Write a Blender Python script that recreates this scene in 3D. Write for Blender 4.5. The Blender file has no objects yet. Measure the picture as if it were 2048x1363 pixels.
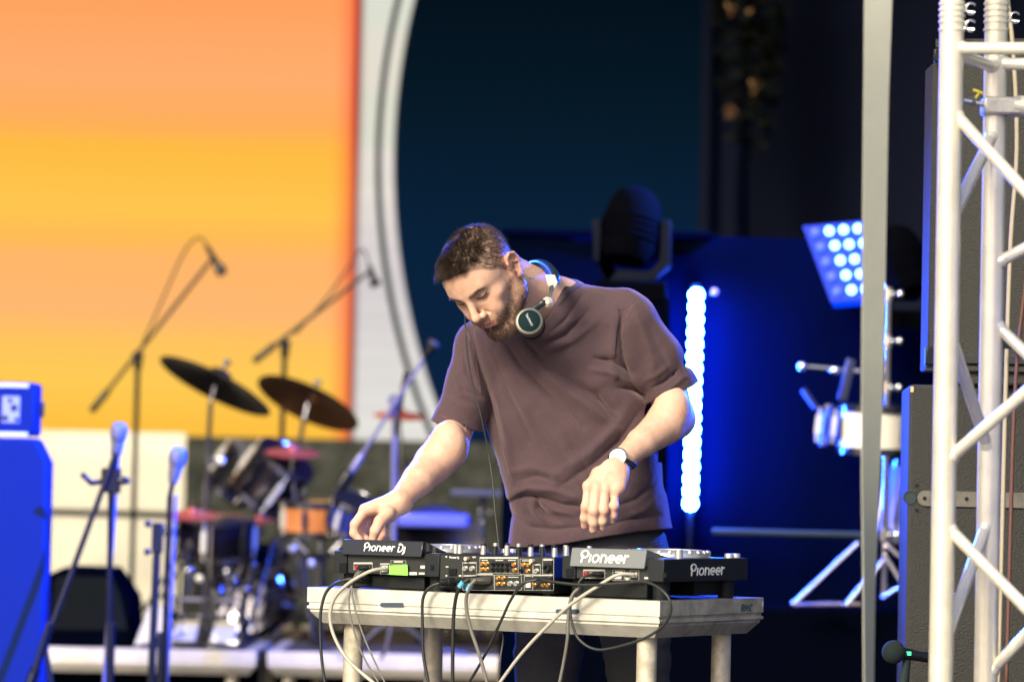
import bpy, bmesh, math, random
import numpy as np
from mathutils import Vector, Matrix, Euler
SC = bpy.context.scene
COL = SC.collection
rad = math.radians

# ------------------------------------------------------------------ camera
FPX = 7680.0                      # focal length in photo pixels (2048 wide)
PITCH, ROLL = rad(1.98), rad(1.2)
CAM = Vector((0, 0, 1.24))
F_ = Vector((0, math.cos(PITCH), math.sin(PITCH)))
U0 = Vector((0, -math.sin(PITCH), math.cos(PITCH)))
R0 = Vector((1, 0, 0))
XC = R0*math.cos(ROLL) + U0*math.sin(ROLL)
YC = U0*math.cos(ROLL) - R0*math.sin(ROLL)
cam = bpy.data.cameras.new('camera'); cam_ob = bpy.data.objects.new('camera', cam); COL.objects.link(cam_ob)
cam.sensor_width = 36; cam.lens = 135; cam.clip_start = .1; cam.clip_end = 2000
cam_ob.matrix_world = Matrix(((XC.x, YC.x, -F_.x, CAM.x), (XC.y, YC.y, -F_.y, CAM.y), (XC.z, YC.z, -F_.z, CAM.z), (0, 0, 0, 1)))
cam.dof.use_dof = True; cam.dof.focus_distance = 9.36; cam.dof.aperture_fstop = 2.3
SC.camera = cam_ob
# ------------------------------------------------------------------ sky, sun, exposure
SUN_EL, SUN_AZ = rad(31), rad(-148)          # sun behind the camera, a little to its left
w = bpy.data.worlds.new('World'); SC.world = w; w.use_nodes = True
sky = w.node_tree.nodes.new('ShaderNodeTexSky'); sky.sky_type = 'NISHITA'; sky.sun_disc = False
sky.sun_elevation = SUN_EL; sky.sun_rotation = SUN_AZ; sky.air_density = 1.0; sky.dust_density = 4.0; sky.ozone_density = .6
w.node_tree.links.new(sky.outputs[0], w.node_tree.nodes['Background'].inputs[0])
w.node_tree.nodes['Background'].inputs[1].default_value = .10
sl = bpy.data.lights.new('sun', 'SUN'); sun = bpy.data.objects.new('sun', sl); COL.objects.link(sun)
sl.energy = 2.25; sl.angle = rad(17); sl.color = (1, .91, .69)
sd = Vector((math.sin(SUN_AZ)*math.cos(SUN_EL), math.cos(SUN_AZ)*math.cos(SUN_EL), math.sin(SUN_EL)))
sun.rotation_euler = sd.to_track_quat('Z', 'Y').to_euler()
SC.view_settings.view_transform = 'Standard'; SC.view_settings.look = 'None'
SC.view_settings.exposure = 1.0; SC.view_settings.gamma = 1.0
SC.render.engine = 'CYCLES'
SC.cycles.max_bounces = 6

# ------------------------------------------------------------------ placing helpers
def W(x, y, d):
    """photo pixel + depth along the view axis -> world point"""
    return CAM + F_*d + XC*((x-1024)/FPX*d) + YC*((681.5-y)/FPX*d)
def npx(P):
    P = P - np.array(CAM); d = P@np.array(F_)
    return 1024+FPX*(P@np.array(XC))/d, 681.5-FPX*(P@np.array(YC))/d, d

# ------------------------------------------------------------------ tagging
def tag(o, label=None, cat=None, group=None, kind=None):
    if label: o['label'] = label
    if cat: o['category'] = cat
    if group: o['group'] = group
    if kind: o['kind'] = kind
    return o
def thing(name, loc, label, cat, group=None, rz=0):
    o = bpy.data.objects.new(name, None); COL.objects.link(o); o.location = loc; o.rotation_euler = (0, 0, rz)
    o.empty_display_size = .05
    return tag(o, label, cat, group)
def link(name, me, mat, parent=None, smooth=None, label=None, bevel=0):
    o = bpy.data.objects.new(name, me); COL.objects.link(o)
    if mat is not None and not me.materials: me.materials.append(mat)
    if parent is not None:
        o.parent = parent
        m = Matrix.Translation(parent.location) @ parent.rotation_euler.to_matrix().to_4x4()
        if parent.parent is None: o.matrix_parent_inverse = m.inverted()
        elif parent.type == 'MESH':
            o.matrix_parent_inverse = Matrix.Identity(4)
    if smooth is not None: shade(me, smooth)
    if label: o['label'] = label
    if bevel:
        b = o.modifiers.new('bevel', 'BEVEL'); b.width = bevel; b.segments = 2; b.limit_method = 'ANGLE'; b.angle_limit = rad(40)
    return o
def shade(me, ang=35):
    me.polygons.foreach_set('use_smooth', [True]*len(me.polygons))
    if ang < 180:
        try: me.set_sharp_from_angle(angle=rad(ang))
        except Exception: pass
def copy_tree(o, parent=None):
    c = o.copy(); COL.objects.link(c)
    if parent is not None: c.parent = parent
    for ch in [k for k in bpy.data.objects if k.parent == o]: copy_tree(ch, c)
    return c

# ------------------------------------------------------------------ mesh builder (world coordinates)
def frame(d, up=Vector((0, 0, 1))):
    d = Vector(d).normalized()
    if abs(d.dot(up)) > .97: up = Vector((1, 0, 0))
    a = d.cross(up).normalized(); b = a.cross(d)
    return a, b, d
class MB:
    def __init__(s): s.v = []; s.f = []; s.mi = []; s.cur = 0
    def add(s, vs, fs):
        n = len(s.v); s.v += [tuple(v) for v in vs]; s.f += [tuple(i+n for i in f) for f in fs]; s.mi += [s.cur]*len(fs); return s
    def box(s, c, size, M=None):
        M = M or Matrix.Identity(3); c = Vector(c); x, y, z = [k/2 for k in size]
        vs = [c + M@Vector((i*x, j*y, k*z)) for i in (-1, 1) for j in (-1, 1) for k in (-1, 1)]
        return s.add(vs, [(0, 1, 3, 2), (4, 6, 7, 5), (0, 4, 5, 1), (2, 3, 7, 6), (0, 2, 6, 4), (1, 5, 7, 3)])
    def bar(s, a, b, wx, wz, up=Vector((0, 0, 1))):
        a, b = Vector(a), Vector(b); p, q, d = frame(b-a, up)
        M = Matrix((p, d, q)).transposed()
        return s.box((a+b)/2, (wx, (b-a).length, wz), M)
    def cyl(s, a, b, r0, r1=None, n=16, cap=True):
        a, b = Vector(a), Vector(b); r1 = r0 if r1 is None else r1; p, q, d = frame(b-a)
        vs = []
        for c, r in ((a, r0), (b, r1)):
            vs += [c + p*(r*math.cos(2*math.pi*i/n)) + q*(r*math.sin(2*math.pi*i/n)) for i in range(n)]
        fs = [(i, (i+1) % n, n+(i+1) % n, n+i) for i in range(n)]
        if cap: fs += [tuple(range(n-1, -1, -1)), tuple(range(n, 2*n))]
        return s.add(vs, fs)
    def lathe(s, o, d, prof, n=32, up=Vector((0, 0, 1)), closed=False):
        """prof: (radius, offset along d)"""
        p, q, d = frame(d, up); o = Vector(o); vs = []; fs = []
        for r, h in prof:
            vs += [o + d*h + p*(r*math.cos(2*math.pi*i/n)) + q*(r*math.sin(2*math.pi*i/n)) for i in range(n)]
        m = len(prof)
        for k in range(m-1 if not closed else m):
            for i in range(n):
                a, b = k*n, ((k+1) % m)*n
                fs.append((a+i, a+(i+1) % n, b+(i+1) % n, b+i))
        if not closed: fs += [tuple(range(n-1, -1, -1)), tuple(range((m-1)*n, m*n))]
        return s.add(vs, fs)
    def tube(s, pts, r, n=10, rs=None, flat=1.0):
        pts = [Vector(p) for p in pts]; vs = []; fs = []; m = len(pts)
        t = (pts[1]-pts[0]).normalized(); a, b, _ = frame(t)
        for i, p in enumerate(pts):
            t2 = ((pts[min(i+1, m-1)]-pts[max(i-1, 0)])).normalized()
            a = (a - t2*a.dot(t2)).normalized(); b = t2.cross(a)
            rr = rs[i] if rs else r
            vs += [p + a*(rr*math.cos(2*math.pi*k/n)) + b*(rr*flat*math.sin(2*math.pi*k/n)) for k in range(n)]
        for i in range(m-1):
            for k in range(n): fs.append((i*n+k, i*n+(k+1) % n, (i+1)*n+(k+1) % n, (i+1)*n+k))
        fs += [tuple(range(n-1, -1, -1)), tuple(range((m-1)*n, m*n))]
        return s.add(vs, fs)
    def ball(s, c, r, n=16, M=None):
        c = Vector(c); r = Vector((r, r, r)) if isinstance(r, (int, float)) else Vector(r); M = M or Matrix.Identity(3)
        vs = []; fs = []; m = n//2
        for j in range(1, m):
            for i in range(n):
                a, b = math.pi*j/m, 2*math.pi*i/n
                vs.append(c + M@Vector((r.x*math.sin(a)*math.cos(b), r.y*math.sin(a)*math.sin(b), r.z*math.cos(a))))
        for j in range(m-2):
            for i in range(n): fs.append((j*n+i, (j+1)*n+i, (j+1)*n+(i+1) % n, j*n+(i+1) % n))
        vs += [c + M@Vector((0, 0, r.z)), c - M@Vector((0, 0, r.z))]; t = len(vs)-2
        for i in range(n): fs += [(t, i, (i+1) % n), (t+1, (m-2)*n+(i+1) % n, (m-2)*n+i)]
        return s.add(vs, fs)
    def prism(s, pts, vec):
        """closed 3D outline extruded by vec"""
        n = len(pts); vec = Vector(vec); vs = [Vector(p) for p in pts]; vs += [p+vec for p in vs]
        return s.add(vs, [tuple(range(n-1, -1, -1)), tuple(range(n, 2*n))] + [(i, (i+1) % n, n+(i+1) % n, n+i) for i in range(n)])
    def mesh(s, name='mesh'):
        me = bpy.data.meshes.new(name); me.from_pydata(s.v, [], s.f); me.update()
        bm = bmesh.new(); bm.from_mesh(me); bmesh.ops.recalc_face_normals(bm, faces=bm.faces); bm.to_mesh(me); bm.free()
        return me
    def build(s, name, mat, parent=None, smooth=35, label=None, bevel=0):
        me = s.mesh(name)
        mats = mat if isinstance(mat, (list, tuple)) else [mat]
        for m in mats: me.materials.append(m)
        if len(mats) > 1: me.polygons.foreach_set('material_index', s.mi)
        return link(name, me, None, parent, smooth, label, bevel)
def spline(pts, n=8):
    """Catmull-Rom through pts"""
    pts = [Vector(p) for p in pts]; P = [pts[0]*2-pts[1]]+pts+[pts[-1]*2-pts[-2]]; out = []
    for i in range(1, len(P)-2):
        p0, p1, p2, p3 = P[i-1:i+3]
        for k in range(n):
            t = k/n; out.append(.5*((2*p1)+(p2-p0)*t+(2*p0-5*p1+4*p2-p3)*t*t+(3*p1-p0-3*p2+p3)*t**3))
    out.append(pts[-1]); return out

# ------------------------------------------------------------------ materials
MATS = {}
def mat(name, col=(.5, .5, .5), rough=.5, metal=0, spec=.5, bump=None, vary=None, coat=0, emit=None, sheen=0, sss=0):
    """bump=(scale, strength, distance); vary=(scale, amount) mottles the base colour in object space"""
    if name in MATS: return MATS[name]
    m = bpy.data.materials.new(name); MATS[name] = m; m.use_nodes = True; nt = m.node_tree; b = nt.nodes['Principled BSDF']
    b.inputs['Base Color'].default_value = (*col, 1); b.inputs['Roughness'].default_value = rough; b.inputs['Metallic'].default_value = metal
    b.inputs['Specular IOR Level'].default_value = spec; b.inputs['Coat Weight'].default_value = coat
    if sheen: b.inputs['Sheen Weight'].default_value = sheen
    if sss: b.inputs['Subsurface Weight'].default_value = sss; b.inputs['Subsurface Radius'].default_value = (.012, .004, .002); b.inputs['Subsurface Scale'].default_value = 1
    if emit: b.inputs['Emission Color'].default_value = (*emit[:3], 1); b.inputs['Emission Strength'].default_value = emit[3]
    tc = nt.nodes.new('ShaderNodeTexCoord')
    if vary:
        n = nt.nodes.new('ShaderNodeTexNoise'); n.inputs['Scale'].default_value = vary[0]; n.inputs['Detail'].default_value = 8; n.inputs['Roughness'].default_value = .65
        r = nt.nodes.new('ShaderNodeMapRange'); r.inputs['From Min'].default_value = .3; r.inputs['From Max'].default_value = .7
        r.inputs['To Min'].default_value = 1-vary[1]; r.inputs['To Max'].default_value = 1+vary[1]*.5
        mx = nt.nodes.new('ShaderNodeMix'); mx.data_type = 'RGBA'; mx.blend_type = 'MULTIPLY'; mx.inputs[0].default_value = 1
        mx.inputs[6].default_value = (*col, 1)
        nt.links.new(tc.outputs['Object'], n.inputs['Vector']); nt.links.new(n.outputs['Fac'], r.inputs[0]); nt.links.new(r.outputs[0], mx.inputs[7]); nt.links.new(mx.outputs[2], b.inputs['Base Color'])
        r2 = nt.nodes.new('ShaderNodeMapRange'); r2.inputs['To Min'].default_value = max(0, rough-.12); r2.inputs['To Max'].default_value = min(1, rough+.15)
        nt.links.new(n.outputs['Fac'], r2.inputs[0]); nt.links.new(r2.outputs[0], b.inputs['Roughness'])
    if bump:
        n = nt.nodes.new('ShaderNodeTexNoise'); n.inputs['Scale'].default_value = bump[0]; n.inputs['Detail'].default_value = 3
        bp = nt.nodes.new('ShaderNodeBump'); bp.inputs['Strength'].default_value = bump[1]; bp.inputs['Distance'].default_value = bump[2]
        nt.links.new(tc.outputs['Object'], n.inputs['Vector']); nt.links.new(n.outputs['Fac'], bp.inputs['Height']); nt.links.new(bp.outputs[0], b.inputs['Normal'])
    return m
ALU = mat('aluminium', (.62, .60, .55), .42, .75, vary=(60, .25), bump=(300, .15, .001))
ALU_OLD = mat('worn_aluminium', (.60, .585, .52), .5, .35, vary=(18, .22), bump=(120, .2, .001))
ALU_DIRTY = mat('dirty_aluminium', (.40, .37, .30), .6, .3, vary=(25, .45), bump=(160, .3, .001))
BLACK = mat('black_plastic', (.006, .008, .009), .45, spec=.25, bump=(900, .1, .0005))
BLACK_G = mat('black_gloss', (.006, .007, .009), .12, coat=.3)
RUBBER = mat('black_rubber', (.007, .009, .010), .6, spec=.25)
CHROME = mat('chrome', (.75, .75, .78), .12, 1)
DCH = mat('drum_chrome', (.22, .22, .26), .16, .95)
GLINT = mat('glint_metal', (.80, .79, .76), .22, .35)  # near-white base colour stands for bright glints on the hardware
PALET = mat('blue_lit_tube', (.18, .18, .34), .3, .3)  # blue stage light on the tubes is mixed into this colour
GLOSSM = mat('gloss_black_metal', (.004, .006, .010), .2, 0, .45)
STAND = mat('black_stand_metal', (.006, .008, .011), .35, 0, .35)
WHITE = mat('white_print', (.8, .8, .76), .5)
BLACK_CLOTH = mat('black_cloth', (.0008, .0014, .0045), 1.0, spec=0, bump=(60, .3, .003))
# ------------------------------------------------------------------ setting
def s2l(*c): return tuple(((k/255+.055)/1.055)**2.4 if k > 10 else k/255/12.92 for k in c)
def onplane(x, y, P, n):
    r = F_ + XC*((x-1024)/FPX) + YC*((681.5-y)/FPX); n = Vector(n); return CAM + r*((Vector(P)-CAM).dot(n)/r.dot(n))
def onY(x, y, Y): return onplane(x, y, (0, Y, 0), (0, 1, 0))
def origin(o, p):
    """move a mesh object's origin to p, keeping it and its children in place"""
    p = Vector(p); o.data.transform(Matrix.Translation(-p)); o.location = p
    for c in bpy.data.objects:
        if c.parent == o: c.matrix_parent_inverse = Matrix.Translation(-p)
def node(nt, t, **kw):
    n = nt.nodes.new(t)
    for k, v in kw.items():
        if k.startswith('i'): n.inputs[int(k[1:])].default_value = v
        else: setattr(n, k, v)
    return n
GROUND = mat('ground_asphalt', (.05, .05, .05), .9, vary=(3, .3)); 
g = MB(); g.box((0, 0, -1.3), (1200, 1200, .2)); tag(g.build('ground', GROUND), kind='structure')
FLOORM = mat('stage_floor_ply', (.022, .020, .020), .55, vary=(6, .4), bump=(90, .3, .001))
g = MB(); g.box((0, 14, -.02), (16, 13, .04)); tag(g.build('stage_floor', FLOORM), kind='structure')
g = MB(); g.box((0, 14, -.62), (15.9, 12.9, 1.14)); tag(g.build('stage_base', BLACK_CLOTH), kind='structure')
SHADE_ROOFM = mat('shade_roof_fabric', (.05, .05, .055), .9)
g = MB(); g.box((0, 16.6, 6.2), (16, 8.8, .06)); tag(g.build('shade_roof', SHADE_ROOFM), 'unseen black fabric roof added to keep top light off the rear stage', 'roof')  # out-of-view roof, added to block light from above
g = MB()
for xx in (-8, 8): g.box((xx, 15, 2.75), (.05, 11, 5.6))
for i, xx in enumerate((-8, 8)):
    g = MB(); g.box((xx, 14.9, 2.75), (.05, 11, 5.6)); tag(g.build('sky_block_drape', BLACK_CLOTH), 'unseen black drape added to block the sky on the %s side' % ('left', 'right')[i], 'curtain')  # out-of-view side walls, put in to block the sky
g = MB(); g.box((0, 20.6, 2.2), (16, .05, 6.8)); tag(g.build('rear_drape', BLACK_CLOTH), 'black drape closing the rear of the stage behind the screen', 'curtain')

# LED wall: the picture on it is what it shows
LY = 17.5
def lx(x, y=500): return onY(x, y, LY).x
def lz(y, x=400): return onY(x, y, LY).z
m = bpy.data.materials.new('led_picture'); m.use_nodes = True; nt = m.node_tree; bs = nt.nodes['Principled BSDF']
bs.inputs['Base Color'].default_value = (.01, .01, .012, 1); bs.inputs['Roughness'].default_value = .6
geo = node(nt, 'ShaderNodeNewGeometry'); sep = node(nt, 'ShaderNodeSeparateXYZ'); nt.links.new(geo.outputs['Position'], sep.inputs[0]); X, Z = sep.outputs[0], sep.outputs[2]
def mth(op, a, b=None, c=None, clamp=False):
    n = node(nt, 'ShaderNodeMath', operation=op, use_clamp=clamp)
    for i, v in enumerate((a, b, c)):
        if v is None: continue
        if isinstance(v, (int, float)): n.inputs[i].default_value = v
        else: nt.links.new(v, n.inputs[i])
    return n.outputs[0]
def rng_(v, a, b, c=0, d=1):
    n = node(nt, 'ShaderNodeMapRange', clamp=True); n.interpolation_type = 'SMOOTHSTEP'
    for i, k in enumerate((a, b, c, d)): n.inputs[i+1].default_value = k
    nt.links.new(v, n.inputs[0]); return n.outputs[0]
def mixc(f, a, b):
    n = node(nt, 'ShaderNodeMix', data_type='RGBA')
    if isinstance(f, (int, float)): n.inputs[0].default_value = f
    else: nt.links.new(f, n.inputs[0])
    for i, v in ((6, a), (7, b)):
        if isinstance(v, tuple): n.inputs[i].default_value = (*v, 1)
        else: nt.links.new(v, n.inputs[i])
    return n.outputs[2]
def ramp(v, stops):
    n = node(nt, 'ShaderNodeValToRGB'); cr = n.color_ramp; nt.links.new(v, n.inputs[0])
    while len(cr.elements) < len(stops): cr.elements.new(.5)
    for e, (p, c) in zip(cr.elements, stops): e.position = p; e.color = (*s2l(*c), 1)
    return n.outputs[0]
zt, zb = lz(-60), lz(880); zz = lambda y: (lz(y)-zb)/(zt-zb)
h = rng_(Z, zb, zt); n = nt.nodes[-1]; n.interpolation_type = 'LINEAR'
cmb = node(nt, 'ShaderNodeCombineXYZ'); nt.links.new(mth('MULTIPLY', X, .4), cmb.inputs[0]); nt.links.new(mth('MULTIPLY', Z, 26), cmb.inputs[2])
ns = node(nt, 'ShaderNodeTexNoise'); ns.inputs['Scale'].default_value = 1; ns.inputs['Detail'].default_value = 3; nt.links.new(cmb.outputs[0], ns.inputs['Vector'])
st = mth('MULTIPLY', mth('SUBTRACT', ns.outputs['Fac'], .5), .16)
cmb2 = node(nt, 'ShaderNodeCombineXYZ'); nt.links.new(mth('MULTIPLY', X, .25), cmb2.inputs[0]); nt.links.new(mth('MULTIPLY', Z, .3), cmb2.inputs[2])
ns2 = node(nt, 'ShaderNodeTexNoise'); ns2.inputs['Scale'].default_value = 1; nt.links.new(cmb2.outputs[0], ns2.inputs['Vector'])
hh = mth('ADD', h, mth('ADD', mth('MULTIPLY', st, .35), mth('MULTIPLY', mth('SUBTRACT', ns2.outputs['Fac'], .5), .05)), clamp=True)
OR = ramp(hh, [(zz(870), (255, 192, 62)), (zz(760), (255, 203, 84)), (zz(690), (255, 196, 92)), (zz(625), (255, 184, 112)), (zz(520), (255, 182, 104)), (zz(480), (255, 188, 84)), (zz(420), (255, 198, 78)), (zz(300), (255, 188, 66)), (zz(235), (255, 174, 92)), (zz(150), (255, 174, 110)), (zz(-60), (255, 158, 88))])
xe, xeb = lx(722, 20), lx(707, 860)
red = rng_(X, lx(655), lx(712)); red2 = rng_(X, lx(692), lx(709))
OR = mixc(mth('MULTIPLY', red, .85), OR, s2l(255, 112, 70)); OR = mixc(mth('MULTIPLY', red2, rng_(Z, lz(420), lz(200), .45, 1.0)), OR, s2l(205, 8, 20))
WH = ramp(mth('ADD', h, mth('MULTIPLY', st, 2.5), clamp=True), [(0, (232, 230, 222)), (zz(560), (214, 207, 208)), (zz(330), (234, 226, 216)), (zz(240), (220, 222, 204)), (zz(100), (230, 222, 208)), (1, (216, 224, 208))])
cc_ = onY(2165, 330, LY); S_ = 1/(FPX/LY)
r_ = mth('SQRT', mth('ADD', mth('POWER', mth('SUBTRACT', X, cc_.x), 2), mth('POWER', mth('SUBTRACT', Z, cc_.z), 2)))
NAVY = ramp(h, [(0, (0, 30, 62)), (zz(500), (0, 31, 58)), (zz(200), (0, 22, 36)), (1, (0, 13, 24))])
c = mixc(rng_(r_, 1378*S_, 1383*S_), NAVY, WH)                        # inside the disc / ring
c = mixc(mth('MULTIPLY', rng_(r_, 1404*S_, 1407*S_), rng_(r_, 1419*S_, 1416*S_)), c, s2l(10, 32, 34))
c = mixc(rng_(X, xe-.012, xe+.012), OR, c)
c = mixc(mth('MULTIPLY', mth('MULTIPLY', rng_(X, xe-.03, xe), rng_(X, xe+.03, xe)), .6), c, s2l(90, 20, 20))
nt.links.new(c, bs.inputs['Emission Color']); bs.inputs['Emission Strength'].default_value = .50; bs.inputs['Specular IOR Level'].default_value = 0; bs.inputs['Base Color'].default_value = (.002, .002, .003, 1)
LED = thing('led_wall', (-1.5, LY, lz(872)), 'huge video wall showing orange bands and a dark disc with a pale ring', 'screen')
g = MB(); x0, x1, z0, z1 = lx(-500), lx(1420, 300), lz(872), lz(-400)
g.add([(x0, LY, z0), (x1, LY, z0), (x1, LY, z1), (x0, LY, z1)], [(0, 1, 2, 3)]); g.build('picture', m, LED)
g = MB(); g.box(((x0+x1)/2, LY+.085, (z0+z1)/2), (x1-x0, .16, z1-z0)); g.build('cabinet', BLACK, LED)

# pale tarpaulin under the screen at the left, grey stone wall beside it
TARP = mat('cream_tarpaulin', (.63, .60, .50), .8, vary=(3, .14), emit=None)
def drape(name, xa, xb, ztop, zbot, Y, m, amp=.03, freq=9, seed=0, n=120):
    g = MB(); rr = random.Random(seed); ph = [rr.uniform(0, 6) for _ in range(4)]; vs = []; rows = 7
    for j in range(rows):
        for i in range(n+1):
            x = xa+(xb-xa)*i/n; f = (j/(rows-1))
            y = Y + amp*(.4+.6*f)*(math.sin(x*freq+ph[0]+.4*math.sin(x*3+ph[1]))+.4*math.sin(x*freq*2.3+ph[2]))
            vs.append((x, y, ztop+(zbot-ztop)*f))
    fs = [(j*(n+1)+i, j*(n+1)+i+1, (j+1)*(n+1)+i+1, (j+1)*(n+1)+i) for j in range(rows-1) for i in range(n)]
    g.add(vs, fs); o = g.build(name, m, None, 180); s = o.modifiers.new('thick', 'SOLIDIFY'); s.thickness = .006; return o
t_ = drape('tarpaulin', onY(-300, 900, 17.3).x, onY(372, 950, 17.3).x, onY(200, 862, 17.3).z, .5, 17.3, TARP, .025, 5, 2)
tag(t_, 'cream tarpaulin hanging below the orange screen', 'tarpaulin')
STONE = mat('grey_banner', (.046, .050, .043), .95, spec=.1, vary=(12, .75), bump=(30, .5, .01))
t_ = drape('mesh_banner', onY(370, 950, 17.25).x, onY(1130, 950, 17.25).x, onY(600, 877, 17.25).z, .5, 17.25, STONE, .01, 4, 3)
tag(t_, 'mottled grey green mesh banner below the screen behind the drums', 'banner')
g = MB(); g.cyl(onY(60, 1022, 16.9), onY(352, 1030, 16.9), .017); tag(g.build('pipe_rail', STAND), 'black horizontal pipe in front of the cream tarpaulin', 'rail')
# black masking drapes on the right
NAV = mat('navy_drape', (.0025, .004, .013), .95, spec=.1, bump=(40, .3, .003))
t_ = drape('stage_drape', onY(1400, 300, 16.6).x, onY(2500, 300, 16.6).x, 5.5, 0, 16.6, NAV, .05, 7, 5, 200)
tag(t_, 'dark navy stage drape hanging at the right of the video wall', 'curtain')
BLUED = mat('backdrop_cloth', (.0006, .0016, .0072), 1.0, spec=0, bump=(50, .3, .003))
t_ = drape('low_backdrop', onY(1010, 700, 13.14).x, onY(2150, 700, 13.14).x, onY(1200, 468, 13.14).z, .02, 13.14, BLUED, .012, 9, 6, 300)
tag(t_, 'low dark backdrop cloth washed blue by the light bar', 'curtain')
g = MB(); g.cyl(onY(1005, 464, 13.12), onY(1425, 470, 13.12), .013); tag(g.build('backdrop_rail', BLACK_CLOTH), 'dark crossbar carrying the low backdrop below the moving head lamp', 'rail')
g = MB(); g.cyl(onY(1425, 1062, 12.95), onY(1760, 1070, 12.95), .011); tag(g.build('barrier_rail', mat('teal_metal', (.007, .022, .022), .7)), 'thin grey horizontal rail behind the percussion stand', 'rail')
g = MB(); g.bar(onY(1437, -80, 16.2), onY(1428, 470, 16.2), .05, .05); tag(g.build('drape_post', BLACK_CLOTH), 'black upright post at the right edge of the video wall', 'post')

# stage decks: aluminium frame, plywood top, round legs
PLY = mat('plywood', (.03, .024, .018), .8, vary=(8, .3))
def deck(name, P, a, b, la, lb, ztop, label, group=None, legs=True, zfloor=0, mats=(ALU_OLD, ALU_DIRTY), h=.088, legr=.024):
    """P near corner; a, b unit directions of its edges"""
    P = Vector((P.x, P.y, ztop)); T = thing(name, (P.x, P.y, zfloor), label, 'stage deck', group)
    prof = [(0, 0), (0, -.036), (.004, -.038), (.004, -.044), (0, -.046), (0, -.052), (.006, -.055), (.006, -.060), (.030, -h), (.045, -h), (.045, 0)]   # inward, down
    for i, (o_, d, inn, L, m) in enumerate(((P, a, b, la, mats[0]), (P, b, a, lb, mats[1]), (P+b*lb, a, -b, la, mats[1]), (P+a*la, b, -a, lb, mats[1]))):
        g = MB(); pts = []
        for e in (0, 1):
            for (q, zq) in prof:
                k = min(q, .045); s0 = k if e == 0 else L-k
                pts.append(o_+d*s0+inn*q+Vector((0, 0, zq)))
        n = len(prof); fs = [(k, (k+1) % n, n+(k+1) % n, n+k) for k in range(n)]+[tuple(range(n)), tuple(range(n, 2*n))]
        g.add(pts, fs); g.build('side_rail', m, T, 30)
    g = MB(); g.prism([P+a*.046+b*.046+Vector((0, 0, -.012)), P+a*(la-.046)+b*.046+Vector((0, 0, -.012)), P+a*(la-.046)+b*(lb-.046)+Vector((0, 0, -.012)), P+a*.046+b*(lb-.046)+Vector((0, 0, -.012))], (0, 0, .010)); g.build('top_panel', PLY, T)
    if legs:
        for (u, v) in ((.075, .075), (la-.09, .075), (la-.09, lb-.075), (.075, lb-.075)):
            q = P+a*u+b*v; g = MB(); g.cyl((q.x, q.y, zfloor+.01), (q.x, q.y, ztop-h+.03), legr, n=28); g.cyl((q.x, q.y, zfloor), (q.x, q.y, zfloor+.03), legr+.004, n=28); g.build('leg', LEGM, T)
    return T
LEGM = mat('leg_aluminium', (.62, .56, .44), .5, .3, vary=(35, .35), bump=(150, .2, .001))
TH_ = rad(31.5); TZ = .95
A_ = Vector((-math.cos(TH_), math.sin(TH_), 0)); B_ = Vector((math.sin(TH_), math.cos(TH_), 0))
P0 = Vector((.347, 9.0, TZ))
P0T = P0+Vector((.012, 0, 0))
TABLE = deck('stage_deck', P0T, A_, B_, 1.0, .52, TZ, 'silver aluminium stage deck on round legs used as the music table', None)
def G(u, v, z=0): return P0 + A_*u + B_*v + Vector((0, 0, z))
# risers behind
ax, ay = Vector((1, 0, 0)), Vector((0, 1, 0))
RZ1 = onY(300, 1297, 13.8).z
RM = (mat('riser_aluminium', (.70, .66, .60), .5, .3, vary=(9, .15)), ALU_DIRTY)
xa, xm, xb = onY(80, 1320, 13.8).x, onY(512, 1320, 13.8).x, onY(534, 1320, 13.8).x
deck('stage_deck', Vector((xm-2.0, 13.8, 0)), ax, ay, 2.0, 2.4, RZ1, 'pale edged drum riser deck standing left of the dark gap', None, mats=RM)
deck('stage_deck', Vector((xb, 13.8, 0)), ax, ay, 1.2, 2.4, RZ1, 'pale edged drum riser deck standing right of the dark gap', None, mats=RM)
g = MB(); g.box(((xm+xb)/2, 13.9, RZ1/2), (.03, .03, RZ1)); tag(g.build('riser_post', STAND), 'black post in the gap between the two drum riser decks', 'post')
R2Z = onY(1650, 1216, 12.8).z
g = MB(); g.box((2.05, 14.1, R2Z/2), (3.5, 2.6, R2Z)); o = g.build('percussion_riser', BLACK_CLOTH, bevel=.01); tag(o, 'black skirted riser under the percussion at the right', 'riser')

# tree beyond the drape edge with a few leaves, warm light put into their colour
def foliage(c, r, n, m, size, seed):
    rr = random.Random(seed); g = MB()
    for _ in range(n):
        while True:
            q = Vector([rr.uniform(-1, 1) for _ in range(3)])
            if q.length < 1: break
        p = Vector(c)+Vector((q.x*r[0], q.y*r[1], q.z*r[2])); u = Vector([rr.uniform(-1, 1) for _ in range(3)]).normalized(); v = u.orthogonal().normalized(); s = size*rr.uniform(.5, 1.2)
        g.add([p-u*s, p+v*s*.5, p+u*s, p-v*s*.5], [(0, 1, 2, 3)])
    return g
LF_ = mat('leaf_dark', (.002, .0032, .0016), .9, spec=.1); LO_ = mat('leaf_warm_lit', (.17, .09, .035), .7)
tb = onY(1500, 60, 16.0)
TR_ = thing('tree', (tb.x, 16.0, 0), 'dark leafy tree with a few leaves coloured as warmly lit between screen and drape', 'tree')
g = MB(); g.tube([(tb.x, 16.0, 0), (tb.x+.02, 16.02, 1.4), (tb.x-.02, 16, 2.4), (tb.x, 16.0, 3.4)], .03, 10, rs=[.05, .035, .028, .012]); g.build('trunk', BLACK_CLOTH, TR_)
foliage((tb.x, 16.0, tb.z+.1), (.16, .10, .65), 900, LF_, .035, 1).build('crown', LF_, TR_, None)
g = MB()
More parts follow.
